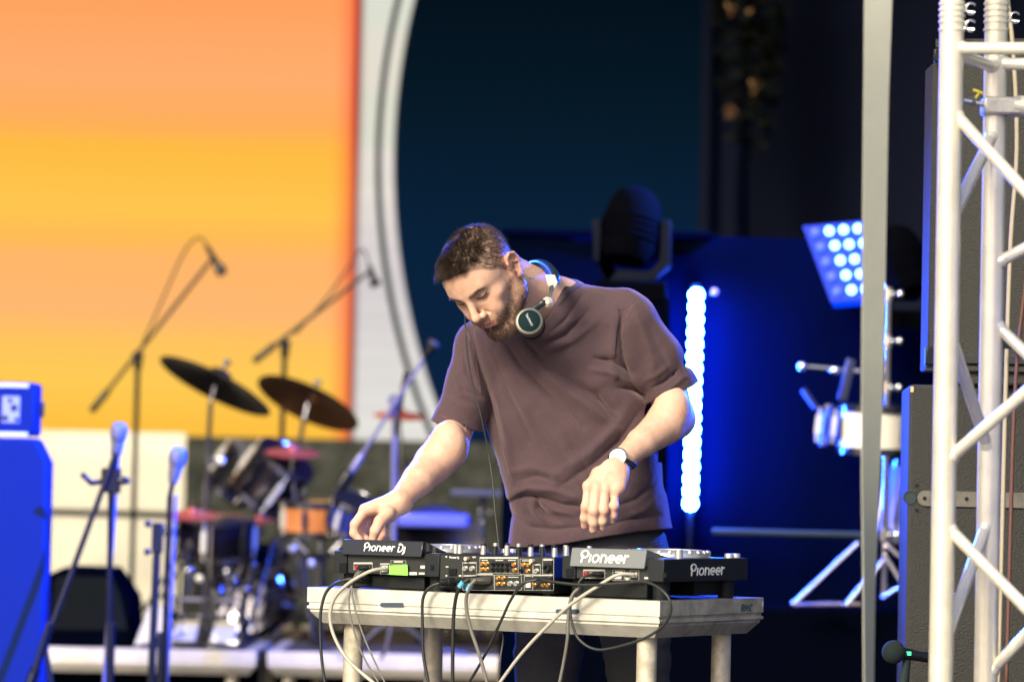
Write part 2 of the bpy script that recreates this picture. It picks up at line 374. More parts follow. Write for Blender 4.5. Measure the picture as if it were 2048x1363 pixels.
for (x_, y_, r_, n_) in ((1462, 224, .018, 18), (1508, 172, .020, 16), (1460, 18, .02, 9), (1500, 20, .012, 4)):
    p = onY(x_, y_, 15.86); k = foliage(p, (r_*1.3, .02, r_*1.6), n_, LO_, .02, int(x_)); g.add(k.v, k.f)
g.build('warm_lit_leaves', LO_, TR_, None)
# ------------------------------------------------------------------ implicit surfaces -> mesh (surface nets), for bodies and cloth
f32 = np.float32
def V3(v): return np.array(tuple(v), f32)
class Field:
    def __init__(s): s.p = []
    def add(s, fn, c, r, k=.01, op='u'): s.p.append((fn, V3(c), float(r), k, op)); return s
    def cap(s, a, b, ra, rb, k=.01, op='u', sq=None):
        """round cone; sq=(axis, factor) flattens the section along axis"""
        a, b = V3(a), V3(b); ab = b-a; L2 = float(ab@ab)+1e-12
        ax = None
        if sq: ax = V3(Vector(tuple(sq[0])).normalized()); fac = sq[1]
        def fn(P):
            q = P-a; h = np.clip((q@ab)/L2, 0, 1); q = q-h[:, None]*ab; r = ra+(rb-ra)*h
            if ax is not None:
                t = q@ax; l = np.sqrt(np.maximum((q*q).sum(1)-t*t+(t/fac)**2, 1e-12)); return (l-r)*(fac if fac < 1 else 1)
            return np.sqrt((q*q).sum(1))-r
        m = max(ra, rb)*(max(1, sq[1]) if sq else 1)
        return s.add(fn, (a+b)/2, np.sqrt(L2)/2+m, k, op)
    def chain(s, pts, rs, k=.006, op='u', sq=None):
        for i in range(len(pts)-1): s.cap(pts[i], pts[i+1], rs[i], rs[i+1], k if i == 0 else min(k, .008), op, sq)
        return s
    def ell(s, c, r, M=None, k=.01, op='u'):
        c, r = V3(c), V3(r); M = np.array(M if M is not None else np.eye(3), f32)
        def fn(P):
            q = (P-c)@M; a = q/r; b = a/r; k0 = np.sqrt((a*a).sum(1))+1e-9; k1 = np.sqrt((b*b).sum(1))+1e-9
            return k0*(k0-1)/k1
        return s.add(fn, c, float(r.max()), k, op)
    def ev(s, P, blk=None, nb=None, br=0):
        """P (n,3); with blk: centres of blocks, nb points each, br block radius"""
        d = np.full(len(P), .08, f32)
        for fn, c, r, k, op in s.p:
            if blk is not None:
                m = np.sqrt(((blk-c)**2).sum(1)) < r+br+.035+k
                if not m.any(): continue
                idx = np.repeat(m, nb)
                if op != 'd': e = fn(P[idx]); dd = d[idx]
            else: idx = slice(None); e = fn(P) if op != 'd' else None; dd = d
            if op == 'u':
                h = np.maximum(k-np.abs(dd-e), 0)/k; d[idx] = np.minimum(dd, e)-h*h*k*.25
            elif op == 's':
                h = np.maximum(k-np.abs(dd+e), 0)/k; d[idx] = np.maximum(dd, -e)+h*h*k*.25
            elif op == 'i':
                d[idx] = np.maximum(dd, e)
            else:
                d[idx] += fn(P[idx])
        return d
_E = [(0, 1), (2, 3), (4, 5), (6, 7), (0, 2), (1, 3), (4, 6), (5, 7), (0, 4), (1, 5), (2, 6), (3, 7)]
def nets(field, lo, hi, vox, marg=1.5):
    lo = V3(lo); n = np.ceil((V3(hi)-lo)/(vox*8)).astype(int); B = 8
    g = np.stack(np.meshgrid(*[np.arange(k) for k in n], indexing='ij'), -1).reshape(-1, 3)
    cen = lo+(g+.5)*(vox*B); cen = cen.astype(f32)
    d = np.concatenate([field.ev(cen[i:i+200000]) for i in range(0, len(cen), 200000)])
    g = g[np.abs(d) < vox*B*.87*marg+.004]; cen = lo+(g+.5)*(vox*B); cen = cen.astype(f32)
    lat = np.stack(np.meshgrid(*[np.arange(9)]*3, indexing='ij'), -1).reshape(-1, 3)
    S = (n.max()+2)*B
    cells = []; vpos = []; quads = []
    cor = np.array([(i, j, k) for i in (0, 1) for j in (0, 1) for k in (0, 1)])
    key = lambda a: (a[..., 0].astype(np.int64)*S+a[..., 1])*S+a[..., 2]
    for s0 in range(0, len(g), 600):
        gg = g[s0:s0+600]; cc = cen[s0:s0+600]; m = len(gg)
        I = (gg[:, None, :]*B+lat[None]).reshape(-1, 3); P = (lo+I*vox).astype(f32)
        V = field.ev(P, cc, 729, vox*B*.87).reshape(m, 9, 9, 9)
        sg = V < 0
        C = np.stack([V[:, i:i+8, j:j+8, k:k+8] for i, j, k in cor], -1); cs = (C < 0).sum(-1)
        act = np.argwhere((cs > 0) & (cs < 8)); v = C[tuple(act.T)]
        num = np.zeros((len(v), 3)); cnt = np.zeros(len(v))
        for a, b in _E:
            x = (v[:, a] < 0) != (v[:, b] < 0); t = np.where(x, v[:, a]/np.where(x, v[:, a]-v[:, b], 1), 0)
            num += np.where(x[:, None], cor[a]+t[:, None]*(cor[b]-cor[a]), 0); cnt += x
        ci = gg[act[:, 0]]*B+act[:, 1:]
        cells.append(key(ci+1)); vpos.append(lo+(ci+num/cnt[:, None])*vox)
        for ax in range(3):
            sl = [slice(0, 8)]*3; sh = list(sl); sh[ax] = slice(1, 9)
            a = sg[(slice(None), *sl)]; b = sg[(slice(None), *sh)]
            e = np.argwhere(a != b); inside = a[tuple(e.T)]
            p = gg[e[:, 0]]*B+e[:, 1:]+1
            u, w_ = np.eye(3, dtype=int)[(ax+1) % 3], np.eye(3, dtype=int)[(ax+2) % 3]
            q = np.stack([key(p-u-w_), key(p-w_), key(p), key(p-u)], 1)
            q[~inside] = q[~inside][:, ::-1]; quads.append(q)
    cells = np.concatenate(cells); vpos = np.concatenate(vpos); quads = np.concatenate(quads)
    o = np.argsort(cells); cells = cells[o]; vpos = vpos[o]
    ix = np.searchsorted(cells, quads); ix = np.minimum(ix, len(cells)-1); ok = (cells[ix] == quads).all(1)
    return vpos.astype(f32), ix[ok]
def relax(v, f, n=1, lam=.5):
    for _ in range(n):
        s = np.zeros_like(v, dtype=np.float64); c = np.zeros(len(v))
        for k in range(4):
            a, b = f[:, k], f[:, (k+1) % 4]
            for x, y in ((a, b), (b, a)):
                c += np.bincount(x, minlength=len(v))
                for j in range(3): s[:, j] += np.bincount(x, weights=v[y, j], minlength=len(v))
        v = v+(s/np.maximum(c, 1)[:, None]-v)*lam*(c > 0)[:, None]
    return v.astype(f32)
def npmesh(name, v, f):
    me = bpy.data.meshes.new(name); me.vertices.add(len(v)); me.vertices.foreach_set('co', v.astype(f32).ravel())
    k = f.shape[1]; me.loops.add(f.size); me.loops.foreach_set('vertex_index', f.astype(np.int32).ravel())
    me.polygons.add(len(f)); me.polygons.foreach_set('loop_start', np.arange(0, f.size, k, dtype=np.int32))
    me.update(calc_edges=True); me.validate(); me.polygons.foreach_set('use_smooth', [True]*len(me.polygons)); return me
def setcol(me, name, arr):
    a = me.color_attributes.new(name, 'FLOAT_COLOR', 'POINT'); c = np.ones((len(arr), 4), f32); c[:, :3] = arr; a.data.foreach_set('color', c.ravel())
def vnormals(v, f):
    a, b, c, d = [v[f[:, i]] for i in range(4)]; n = np.cross(c-a, d-b); N = np.zeros_like(v, dtype=np.float64)
    for k in range(4):
        for j in range(3): N[:, j] += np.bincount(f[:, k], weights=n[:, j], minlength=len(v))
    return (N/(np.linalg.norm(N, axis=1)[:, None]+1e-12)).astype(f32)
def noise3(P, sc, seed=0):
    """cheap smooth value noise, -1..1"""
    r = np.random.default_rng(seed); T = r.uniform(-1, 1, 4096).astype(f32)
    Q = P*sc+1000; I = np.floor(Q).astype(np.int64); fr = (Q-I).astype(f32); fr = fr*fr*(3-2*fr); o = 0
    for i in (0, 1):
        for j in (0, 1):
            for k in (0, 1):
                h = ((I[:, 0]+i)*73856093 ^ (I[:, 1]+j)*19349663 ^ (I[:, 2]+k)*83492791) & 4095
                o = o+T[h]*(fr[:, 0] if i else 1-fr[:, 0])*(fr[:, 1] if j else 1-fr[:, 1])*(fr[:, 2] if k else 1-fr[:, 2])
    return o
def strands(name, roots, dirs, lens, w, bend, material, parent, seg=3, curl=.0, seed=1):
    """tapered three-sided hairs in one mesh"""
    r = np.random.default_rng(seed); n = len(roots); d = dirs/(np.linalg.norm(dirs, axis=1)[:, None]+1e-9)
    a = np.cross(d, r.normal(size=(n, 3))); a /= np.linalg.norm(a, axis=1)[:, None]+1e-9; b = np.cross(d, a)
    rings = []; p = roots.copy(); cu = r.normal(size=(n, 3))*curl
    for s in range(seg+1):
        ww = w*(1-s/seg)**.7+w*.12
        for k in range(3):
            t = 2*math.pi*k/3; rings.append(p+(a*math.cos(t)+b*math.sin(t))*np.reshape(ww, (-1, 1)))
        d2 = d+bend*(s+1)/seg+cu*(s+1)/seg; d2 /= np.linalg.norm(d2, axis=1)[:, None]; p = p+d2*(lens/seg)[:, None]
    V = np.stack(rings, 1); V = V.reshape(-1, 3); F = []
    base = np.arange(n)[:, None]*(3*(seg+1))
    for s in range(seg):
        for k in range(3):
            F.append(np.concatenate([base+s*3+k, base+s*3+(k+1) % 3, base+(s+1)*3+(k+1) % 3, base+(s+1)*3+k], 1))
    me = npmesh(name, V, np.concatenate(F)); return link(name, me, material, parent)
# ------------------------------------------------------------------ the DJ
HS = 1.10                                       # his head against a 0.23 m reference head
_f3 = np.array([(-.75257, -.26946, -.60086), (-.26333, -.71318, .64964)]); _r3 = np.cross(_f3[0], _f3[1])
HEAD_O = W(975, 560, 9.60)
_M = np.stack([_f3[0], _f3[1], _r3]); _M = _M.copy()
_B = np.array([XC, YC, -F_])                      # rows: image right, up, towards camera
HM = _B.T@_M                                       # head-local -> world rotation
HO = np.array(HEAD_O)
def H(x, y, z): return Vector(HO+HM@np.array((x, y, z))*HS)
def HV(x, y, z): return Vector(HM@np.array((x, y, z)))
def toH(P): return ((P-HO)@HM)/HS

skin = Field()
def hcap(a, b, ra, rb, k=.01, op='u', sq=None):
    if sq: sq = (HV(*sq[0]), sq[1])
    skin.cap(H(*a), H(*b), ra*HS, rb*HS, k*HS, op, sq)
def hell(c, r, k=.01, op='u', rot=None):
    M = HM if rot is None else HM@np.array(Euler(rot).to_matrix())
    skin.ell(H(*c), [q*HS for q in r], M, k*HS, op)
# skull and face
hell((0, -.012, .045), (.074, .094, .080), .01)
hell((0, .030, .040), (.064, .064, .070), .03)
hell((0, .040, -.030), (.050, .052, .062), .03)
hcap((-.050, .005, -.052), (-.022, .066, -.086), .018, .016, .025)
hcap((.050, .005, -.052), (.022, .066, -.086), .018, .016, .025)
hcap((-.016, .070, -.086), (.016, .070, -.086), .019, .019, .02)
hell((0, .074, -.086), (.017, .016, .014), .012)
hcap((-.056, .006, -.052), (-.062, .000, -.010), .015, .014, .025)
hcap((.056, .006, -.052), (.062, .000, -.010), .015, .014, .025)
for s in (-1, 1):
    hcap((s*.012, .0865, .041), (s*.040, .072, .044), .0085, .009, .012)      # brow
    hell((s*.046, .050, .000), (.017, .024, .014), .02)                       # cheekbone
    hell((s*.032, .088, .022), (.016, .014, .0115), .012, 's')                # socket
    hell((s*.031, .0725, .0235), (.0135, .0135, .0125), .003)                 # lids over the eye ball
    hcap((s*.019, .0815, .0195), (s*.044, .0745, .0205), .0035, .0030, .003)  # lower lid
    hcap((s*.018, .083, .0265), (s*.044, .0755, .0280), .0040, .0035, .003)   # upper lid
    hell((s*.034, .076, -.026), (.016, .012, .018), .02)                      # cheek
hcap((0, .0875, .034), (0, .1125, -.006), .0075, .0085, .010)
hell((0, .1125, -.011), (.0105, .0110, .0095), .007)
for s in (-1, 1):
    hell((s*.0125, .101, -.0155), (.0075, .0105, .0078), .004)
    hell((s*.0080, .1065, -.0245), (.0032, .0055, .0028), .002, 's')          # nostril
    hcap((s*.0165, .094, -.014), (s*.030, .080, -.038), .0022, .0020, .006, 's')
hell((0, .079, -.045), (.032, .020, .020), .015)                              # muzzle
hcap((-.016, .0945, -.0440), (0, .0990, -.0418), .0042, .0046, .004)
hcap((.016, .0945, -.0440), (0, .0990, -.0418), .0042, .0046, .004)
hcap((-.015, .0930, -.0530), (.015, .0930, -.0530), .0052, .0052, .005)
hcap((0, .0955, -.0530), (0, .0965, -.0530), .0050, .0050, .004)
hcap((-.024, .0890, -.0480), (0, .1040, -.0475), .0011, .0014, .0015, 's')
hcap((.024, .0890, -.0480), (0, .1040, -.0475), .0011, .0014, .0015, 's')
hell((0, .096, -.066), (.014, .006, .005), .008, 's')
# ears
for s in (-1, 1):
    E_ = lambda x, y, z: (s*(.0745+x), -.010+y, .003+z)
    rim = [E_(.002, .012, .004), E_(.006, .012, .020), E_(.009, .004, .031), E_(.012, -.008, .033), E_(.014, -.019, .024), E_(.013, -.021, .008), E_(.009, -.014, -.010), E_(.005, -.002, -.022)]
    for a, b in zip(rim, rim[1:]): hcap(a, b, .0036, .0036, .003)
    hcap(E_(.002, -.004, .014), E_(.003, -.006, -.004), .010, .007, .006, sq=((1, 0, 0), .45))
    hcap(E_(.005, -.006, .017), E_(.003, -.003, -.010), .0165, .011, .004, sq=((1, 0, 0), .22))
    hell(E_(.0095, -.007, .010), (.0045, .008, .012), .003, 's')
    hcap(E_(.007, .000, .018), E_(.010, -.012, .004), .0026, .0024, .003)
    hell(E_(.005, .004, -.002), (.0060, .0055, .0085), .002, 's')
    hcap(E_(.002, .010, -.004), E_(.003, .008, -.008), .0045, .003, .003)      # tragus
    hell(E_(.005, .001, -.024), (.0045, .0080, .0080), .004)
# neck
NB = W(1122, 603, 9.76)
skin.cap(H(0, -.030, -.010), NB, .060, .050, .03)
skin.cap(H(0, -.048, .010), W(1128, 608, 9.82), .038, .046, .03)
skin.cap(H(0, .020, -.055), W(1085, 650, 9.76), .020, .030, .04)
# trunk under the shirt
C0 = W(1120, 690, 9.86); C1 = W(1150, 850, 9.88); C2 = W(1180, 1040, 9.92); C3 = W(1185, 1130, 9.92)
for a, b, ra, rb in ((NB, C0, .05, .095), (C0, C1, .10, .11), (C1, C2, .12, .125), (C2, C3, .125, .125)):
    skin.cap(a, b, ra, rb, .04)
SL, SR = W(1262, 650, 9.76), W(965, 700, 9.86)
skin.cap(NB, SL, .042, .052, .03); skin.cap(NB, SR, .040, .044, .03)
# his left arm (right in the photo)
EL, WL = W(1352, 838, 9.80), W(1244, 919, 9.585)
skin.chain([SL, W(1325, 745, 9.80), EL], [.054, .054, .047], .02)
FA = [EL, W(1328, 850, 9.73), W(1283, 885, 9.65), WL]
skin.chain(FA, [.047, .050, .038, .0275], .02)
skin.ell(W(1345, 812, 9.74), (.043, .036, .052), None, .03)
# left hand: back to the camera, fingers hanging
ND = Vector((.10, -.95, -.1))                      # back of the hand faces the camera
skin.cap(WL, W(1228, 945, 9.545), .0265, .030, .015, sq=(ND, .72))
HX = [(1176, 972), (1193, 976), (1210, 978), (1231, 980)]
for (x, y), r in zip(HX, (.0165, .017, .0165, .015)):
    skin.cap(W(1228+(x-1205)*.35, 938, 9.55), W(x+2, y, 9.525), .020, r, .012, sq=(ND, .75))
skin.cap(W(1242, 948, 9.55), W(1238, 972, 9.535), .017, .015, .012, sq=(ND, .8))
LF = [[(1177, 972, 9.522), (1171.5, 1013, 9.506), (1169.5, 1035, 9.515), (1169.5, 1050, 9.528)],
      [(1193, 976, 9.520), (1188.5, 1021, 9.500), (1187, 1044, 9.508), (1187, 1058, 9.520)],
      [(1210, 979, 9.522), (1207.5, 1020, 9.503), (1205.5, 1041, 9.512), (1205, 1054, 9.524)],
      [(1230, 981, 9.526), (1228.5, 1012, 9.512), (1226.5, 1030, 9.520), (1225, 1041, 9.530)]]
for q, r in zip(LF, (.0108, .0112, .0108, .0094)):
    pts = [W(*p) for p in q]
    skin.chain(pts, [r*1.08, r*1.03, r*1.01, r*.96], .006)
    skin.ell(pts[1]+Vector((0, -.001, .002)), (r*.98, r*1.03, r*1.1), None, .008)
    skin.ell(pts[0]+Vector((0, -.006, 0)), (r*.9, r*.7, r*.9), None, .01)
    t = (pts[3]-pts[2]).normalized(); c = pts[3]-t*.002+Vector((0, -r*.80, .002))
    Mn = np.array(Matrix((t.cross(Vector((0, -1, 0))).normalized(), t, t.cross(Vector((0, -1, 0))).cross(t).normalized())).transposed())
    skin.ell(c, (r*.62, .0072, .0016), Mn, .0012)
TH = [W(1196, 948, 9.555), W(1180, 975, 9.575), W(1178, 1003, 9.580), W(1181, 1022, 9.578)]
skin.chain(TH, [.019, .0145, .0125, .0105], .012)
# his right arm (left in the photo), reaching to the player
ER, WR = W(893, 900, 9.78), W(797, 1003, 9.60)
skin.chain([SR, W(930, 800, 9.86), ER], [.044, .046, .050], .02)
skin.chain([ER, W(868, 925, 9.75), W(836, 960, 9.68), WR], [.050, .050, .040, .0275], .02)
skin.ell(W(897, 885, 9.74), (.044, .038, .055), None, .03)
# right hand: pinching a knob, thumb side to the camera
NR = Vector((-.3, -.6, .75))
K1, K2, K3, K4 = W(730, 1019, 9.575), W(738, 1017, 9.605), W(750, 1022, 9.63), W(764, 1030, 9.645)
for kk, r in ((K1, .0165), (K2, .017), (K3, .0165), (K4, .015)):
    skin.cap(WR+(kk-K2)*.25, kk, .0245, r, .014)
skin.cap(WR, W(777, 1030, 9.585), .022, .021, .015)
RF = [[K1, W(710, 1048, 9.560), W(708, 1066, 9.558), W(720, 1079, 9.553)],
      [K2, W(721, 1050, 9.60), W(722, 1066, 9.595), W(733, 1078, 9.580)],
      [K3, W(741, 1056, 9.63), W(745, 1072, 9.615), W(750, 1081, 9.600)],
      [K4, W(766, 1058, 9.635), W(765, 1070, 9.62), W(757, 1080, 9.60)]]
for p, r in zip(RF, (.0112, .0112, .0108, .0098)): skin.chain(p, [r*1.12, r*1.05, r*.95, r*.84], .005)
TR = [W(776, 1025, 9.560), W(760, 1042, 9.540), W(751, 1060, 9.530), W(746, 1077, 9.535)]
skin.chain(TR, [.0185, .0140, .0125, .0112], .010)
t = (TR[3]-TR[2]).normalized(); sx = t.cross(Vector((0, -1, 0))).normalized()
Mn = np.array(Matrix((sx, t, sx.cross(t).normalized())).transposed())
skin.ell(TR[3]-t*.001+Vector((0, -.0100, .001)), (.0078, .0085, .0018), Mn, .0012)
skin.add(lambda P: noise3(P, 90, 3)*.00035+noise3(P, 35, 4)*.0006, C1, 2, 0, 'd')
sv, sf = nets(skin, W(690, 1150, 9.45)-Vector((.05, .05, 0)), W(1400, 440, 10.1)+Vector((.03, .05, .03)), .0024)
sv = relax(sv, sf, 1, .3)
sn = vnormals(sv, sf); hl = toH(sv)
# skin colour: lips, beard shadow, knuckle and ear redness are pigment masks
base = np.array((.64, .395, .285)); colr = np.tile(base, (len(sv), 1)); sx_, sy_, sd_ = npx(sv.astype(float))
mot = noise3(sv, 60, 7)*.5+noise3(sv, 160, 8)*.5; mot2 = noise3(sv, 25, 9)
colr = colr*(1+.11*mot[:, None])*np.array((1, 1-.07, 1-.10))**mot2[:, None]*(1+.05*noise3(sv, 330, 19))[:, None]
x, y, z = np.abs(hl[:, 0]), hl[:, 1], hl[:, 2]; inhead = (np.linalg.norm(hl-np.array((0, 0, .01)), axis=1) < .15)
ss = lambda a, b, t: np.clip((t-a)/(b-a), 0, 1)**2*(3-2*np.clip((t-a)/(b-a), 0, 1))
def blend(m, c, a=1): 
    global colr
    m = (m*a)[:, None]; colr = colr*(1-m)+np.array(c)*m
n_ = noise3(hl, 220, 5)*.003
# beard region in head coordinates
def beard_mask(h):
    x, y, z = np.abs(h[:, 0]), h[:, 1], h[:, 2]
    # upper limit: high near the ear, dips across the cheek, up to the moustache
    top = np.interp(y, [-.02, .012, .022, .035, .055, .078, .12], [.020, .016, -.006, -.024, -.040, -.040, -.028])
    m = ss(.010, -.010, z-top+noise3(h, 140, 41)*.004)*ss(-.016, -.004, y)*ss(-.115, -.10, z)
    m *= 1-ss(.0, .006, .0265-x)*ss(-.0445, -.0475, -z*-1)*0
    lip = (x < .023) & (z > -.059) & (z < -.0405) & (y > .075)
    m = np.where(lip, m*.05, m)
    nose = (z > -.0305) & (x < .020) & (y > .085)
    m = np.where(nose, 0, m)
    under = (z < -.060) & (z > -.070) & (x > .010) & (x < .020) & (y > .07)
    m = np.where(under, m*.6, m)
    return m*inmask(h)
def inmask(h): return ((h[:, 2] > -.125) & (h[:, 1] > -.02)).astype(float)
bm_ = beard_mask(hl+n_[:, None])*inhead
blend(bm_, (.34, .19, .13), .48)
hairline = lambda h: np.interp(h[:, 1], [-.12, -.03, -.012, .006, .018, .032, .045, .055, .066, .078, .09, .12], [-.035, -.030, .000, .006, .026, .040, .052, .068, .083, .092, .096, .098])
hm = ss(-.003, .006, z-hairline(hl))*inhead
side = (np.interp(z, [0, .075, .095], [.45, .6, 1]))
blend(hm, (.10, .066, .048), 1) if False else None
blend(hm*side, (.19, .13, .095), .75)
lips = ss(.024, .019, x)*ss(-.0585, -.0555, z)*ss(-.0395, -.0415, z)*(y > .082)*inhead
blend(lips, (.55, .20, .17), .75)
ear = inhead*(x > .0745)*ss(-.045, -.03, z); blend(ear, (.66, .27, .20), .35)
nosem = inhead*(np.linalg.norm(hl-np.array((0, .11, -.012)), axis=1) < .018); blend(nosem.astype(float), (.68, .30, .23), .25)
blend(inhead*np.exp(-((x-.043)**2+(z+.008)**2)/.0004)*(y > .03), (.70, .30, .22), .22)
for q in (LF, ):
    for p in q:
        k_ = np.array(W(*p[1])); blend(np.exp(-((sv-k_)**2).sum(1)/.00012), (.64, .26, .20), .5)
        k_ = np.array(W(*p[3])); blend(np.exp(-((sv-k_)**2).sum(1)/.00010), (.74, .40, .33), .45)
for p in RF+[TR]:
    for j in (1, 2, 3): k_ = np.array(p[j]); blend(np.exp(-((sv-k_)**2).sum(1)/.00012), (.70, .30, .24), .35)
SKIN = mat('skin', (.62, .40, .3), .50, spec=.35, bump=(420, .5, .0012), sss=.08)
vc = SKIN.node_tree.nodes.new('ShaderNodeVertexColor'); vc.layer_name = 'pig'
SKIN.node_tree.links.new(vc.outputs[0], SKIN.node_tree.nodes['Principled BSDF'].inputs['Base Color'])
me = npmesh('person', sv, sf); setcol(me, 'pig', np.clip(colr, 0, 1))
person = link('person', me, SKIN)
tag(person, 'man in a brown t-shirt leaning over the music players, right hand on a knob', 'person')

# eyes: slit between the lids of the near eye, lashes
LASH = mat('hair_dark', (.030, .018, .012), .5)
eb = MB()
for s in (-1, 1):
    eb.tube(spline([H(s*.0185, .0868, .0222), H(s*.025, .0880, .0212), H(s*.033, .0868, .0208), H(s*.0405, .0820, .0216), H(s*.045, .0768, .0235)], 5), .0013, 6)
eb.build('eyelash', LASH, person, 180)

# ---- hair
HAIR = mat('hair', (.032, .022, .016), .5, spec=.3); HAIRL = mat('hair_lighter', (.065, .045, .032), .5); HAIRS = mat('short_hair', (.085, .052, .036), .5); BEARD = mat('beard_hair', (.125, .072, .048), .5)
rg = np.random.default_rng(5)
fa = sv[sf].mean(1); fn_ = sn[sf[:, 0]]; fh = toH(fa)
def pick(mask, n):
    p = mask/mask.sum(); i = rg.choice(len(mask), n, p=p); j = rg.dirichlet((1, 1, 1, 1), n)
    return (sv[sf[i]]*j[:, :, None]).sum(1), fn_[i], fh[i]
inh = np.linalg.norm(fh-np.array((0, 0, .01)), axis=1) < .15
hmF = ss(0, .006, fh[:, 2]-hairline(fh))*inh*(np.abs(fh[:, 0]) < .0785)
earF = (np.abs(fh[:, 0]) > .073) & (fh[:, 1] < .008) & (fh[:, 1] > -.036) & (fh[:, 2] < .042); hmF = np.where(earF, 0, hmF)
topF = hmF*ss(.080, .098, fh[:, 2]+.10*np.maximum(fh[:, 1], -.03)); 
def lv(v): return (np.array(v)@HM.T)
# sides and back: short fade
P, N, h = pick(hmF*(1-.8*topF/np.maximum(topF.max(), 1e-6)), 8000)
ln = np.interp(h[:, 2], [-.03, .02, .06, .09], [.003, .0045, .008, .014])*HS
strands('side_hair', P, N*.55+lv((0, -.6, -.55))*1.0+rg.normal(size=P.shape)*.15, ln, .00030, lv((0, -.2, -.3)), HAIRS, person, 2, .1)
# top: longer, swept forward and up at the front
P, N, h = pick(topF**1.5, 10000)
fr = ss(.0, .08, h[:, 1])[:, None]
D = N*(.75+.35*fr)+lv((0, .75, .05))[None]*(.9-.35*fr)+lv((.1, 0, .3))*fr*.9+rg.normal(size=P.shape)*.12
ln = (np.interp(h[:, 1], [-.1, -.04, .03, .09], [.008, .010, .015, .026])*rg.uniform(.75, 1.15, len(P)))*HS
lock = np.stack([noise3(h, 55, 11), noise3(h, 55, 12), noise3(h, 55, 13)], 1)@HM.T
k7 = noise3(h, 70, 17) > .25
for sel, m_ in ((~k7, HAIR), (k7, HAIRL)): strands('hair', (P-N*.001)[sel], (D+lock*.38)[sel], ln[sel], .00048, lv((0, .25, -.25))*1.0+lock[sel]*.35, m_, person, 4, .10)
# beard and moustache
bF = beard_mask(fh)*inh
P, N, h = pick(bF, 9000)
ln = np.interp(h[:, 1], [-.01, .03, .06, .09], [.003, .0048, .0065, .0085])*np.interp(h[:, 2], [-.11, -.07, -.04, .01], [1.5, 1.1, .8, .6])*rg.uniform(.6, 1.3, len(P))*HS
D = N*.75+lv((0, .05, -.85))[None]+rg.normal(size=P.shape)*.28
strands('beard', P-N*.0008, D, ln, .00042, lv((0, .1, -.25)), BEARD, person, 3, .25)
# eyebrows
bx_, bz_ = np.abs(fh[:, 0]), fh[:, 2]
lineb = np.interp(bx_, [.010, .025, .040, .050], [.0385, .0420, .0438, .0395])
bw = np.interp(bx_, [.010, .035, .052], [.0040, .0038, .0015])
bF = ((np.abs(bz_-lineb) < bw) & (bx_ > .010) & (bx_ < .051) & (fh[:, 1] > .05)).astype(float)
P, N, h = pick(bF, 430)
D = N*.35+lv((0, 0, .1))[None]+(np.sign(h[:, 0])[:, None]*lv((1, -.3, .25))[None])+rg.normal(size=P.shape)*.12
strands('eyebrow', P, D, rg.uniform(.005, .008, len(P)), .00026, lv((0, 0, -.15)), HAIRL, person, 2, .05)
# hairs on the forearms
P2 = []
px_, py_, _ = npx(fa.astype(float))
arm = ((py_ > 860) & (py_ < 1000) & (px_ < 960) & (px_ > 770)) | ((py_ > 800) & (py_ < 915) & (px_ > 1240) & (px_ < 1400) & (fa[:, 1] < 9.9))
P, N, h = pick(arm.astype(float), 1500)
strands('arm_hair', P, N*.6+np.array((-.5, 0, -.5))+rg.normal(size=P.shape)*.3, rg.uniform(.005, .011, len(P)), .00011, np.array((-.1, 0, -.4)), LASH, person, 3, .3)
print('skin', len(sv))
# ---- t-shirt
sh = Field()
XR = Vector((math.cos(rad(-18)), math.sin(rad(-18)), 0)); YF = Vector((0, 0, 1)).cross(XR)   # his left, his back
rows = [  # photo row, left px, right px, half depth, centre depth
 (576, 1075, 1160, .030, 9.84), (590, 1030, 1215, .060, 9.84), (615, 985, 1262, .088, 9.84), (650, 955, 1283, .108, 9.84), (700, 945, 1290, .122, 9.84), (760, 953, 1296, .130, 9.84),
 (830, 968, 1303, .138, 9.85), (900, 988, 1318, .145, 9.86), (960, 1008, 1325, .150, 9.86), (1000, 1018, 1330, .150, 9.87), (1030, 1027, 1338, .146, 9.88), (1060, 1022, 1343, .146, 9.88), (1100, 1018, 1347, .148, 9.88), (1140, 1018, 1348, .148, 9.88)]
RZ, RCx, RCy, RA, RB = [], [], [], [], []
for yy, l, r, b, d in rows:
    a_, b_ = W(l, yy, d), W(r, yy, d); c = (a_+b_)/2; RZ.append(c.z); RCx.append(c.x); RCy.append(c.y); RA.append((b_.x-a_.x)/2/math.cos(rad(18))); RB.append(b)
# an ellipse turned by 18 degrees spans sqrt((a cos)^2+(b sin)^2): solve the half width
RA = [math.sqrt(max((a*math.cos(rad(18)))**2-(b*math.sin(rad(18)))**2, .0001))/math.cos(rad(18)) for a, b in zip(RA, RB)]
o = np.argsort(RZ); RZ, RCx, RCy, RA, RB = [np.array(k)[o] for k in (RZ, RCx, RCy, RA, RB)]
xr, yf = V3(XR), V3(YF)
def torso(P):
    z = P[:, 2]; a = np.interp(z, RZ, RA); b = np.interp(z, RZ, RB)
    q = P[:, :2]-np.stack([np.interp(z, RZ, RCx), np.interp(z, RZ, RCy)], 1)
    u = np.abs(q@xr[:2])/a; v = np.abs(q@yf[:2])/b; e = 2.35
    r = (u**e+v**e)**(1/e); m = r*np.minimum(a, b)**.5*np.maximum(a, b)**.5
    d = (r-1)*np.where(v > u, b, a)*.85
    return np.maximum(d, z-RZ[-1])
sh.add(torso, C1, .62, .02)
NB2 = NB+Vector((0, .02, 0))
sh.cap(NB2+Vector((-.01, 0, -.015)), W(1243, 627, 9.79), .058, .064, .04); sh.cap(NB2+Vector((-.01, 0, -.03)), SR+Vector((0, 0, .01)), .060, .068, .05)
sh.chain([SL+Vector((.002, 0, 0)), W(1306, 716, 9.78), W(1347, 798, 9.81), W(1366, 842, 9.82)], [.070, .074, .076, .078], .045)
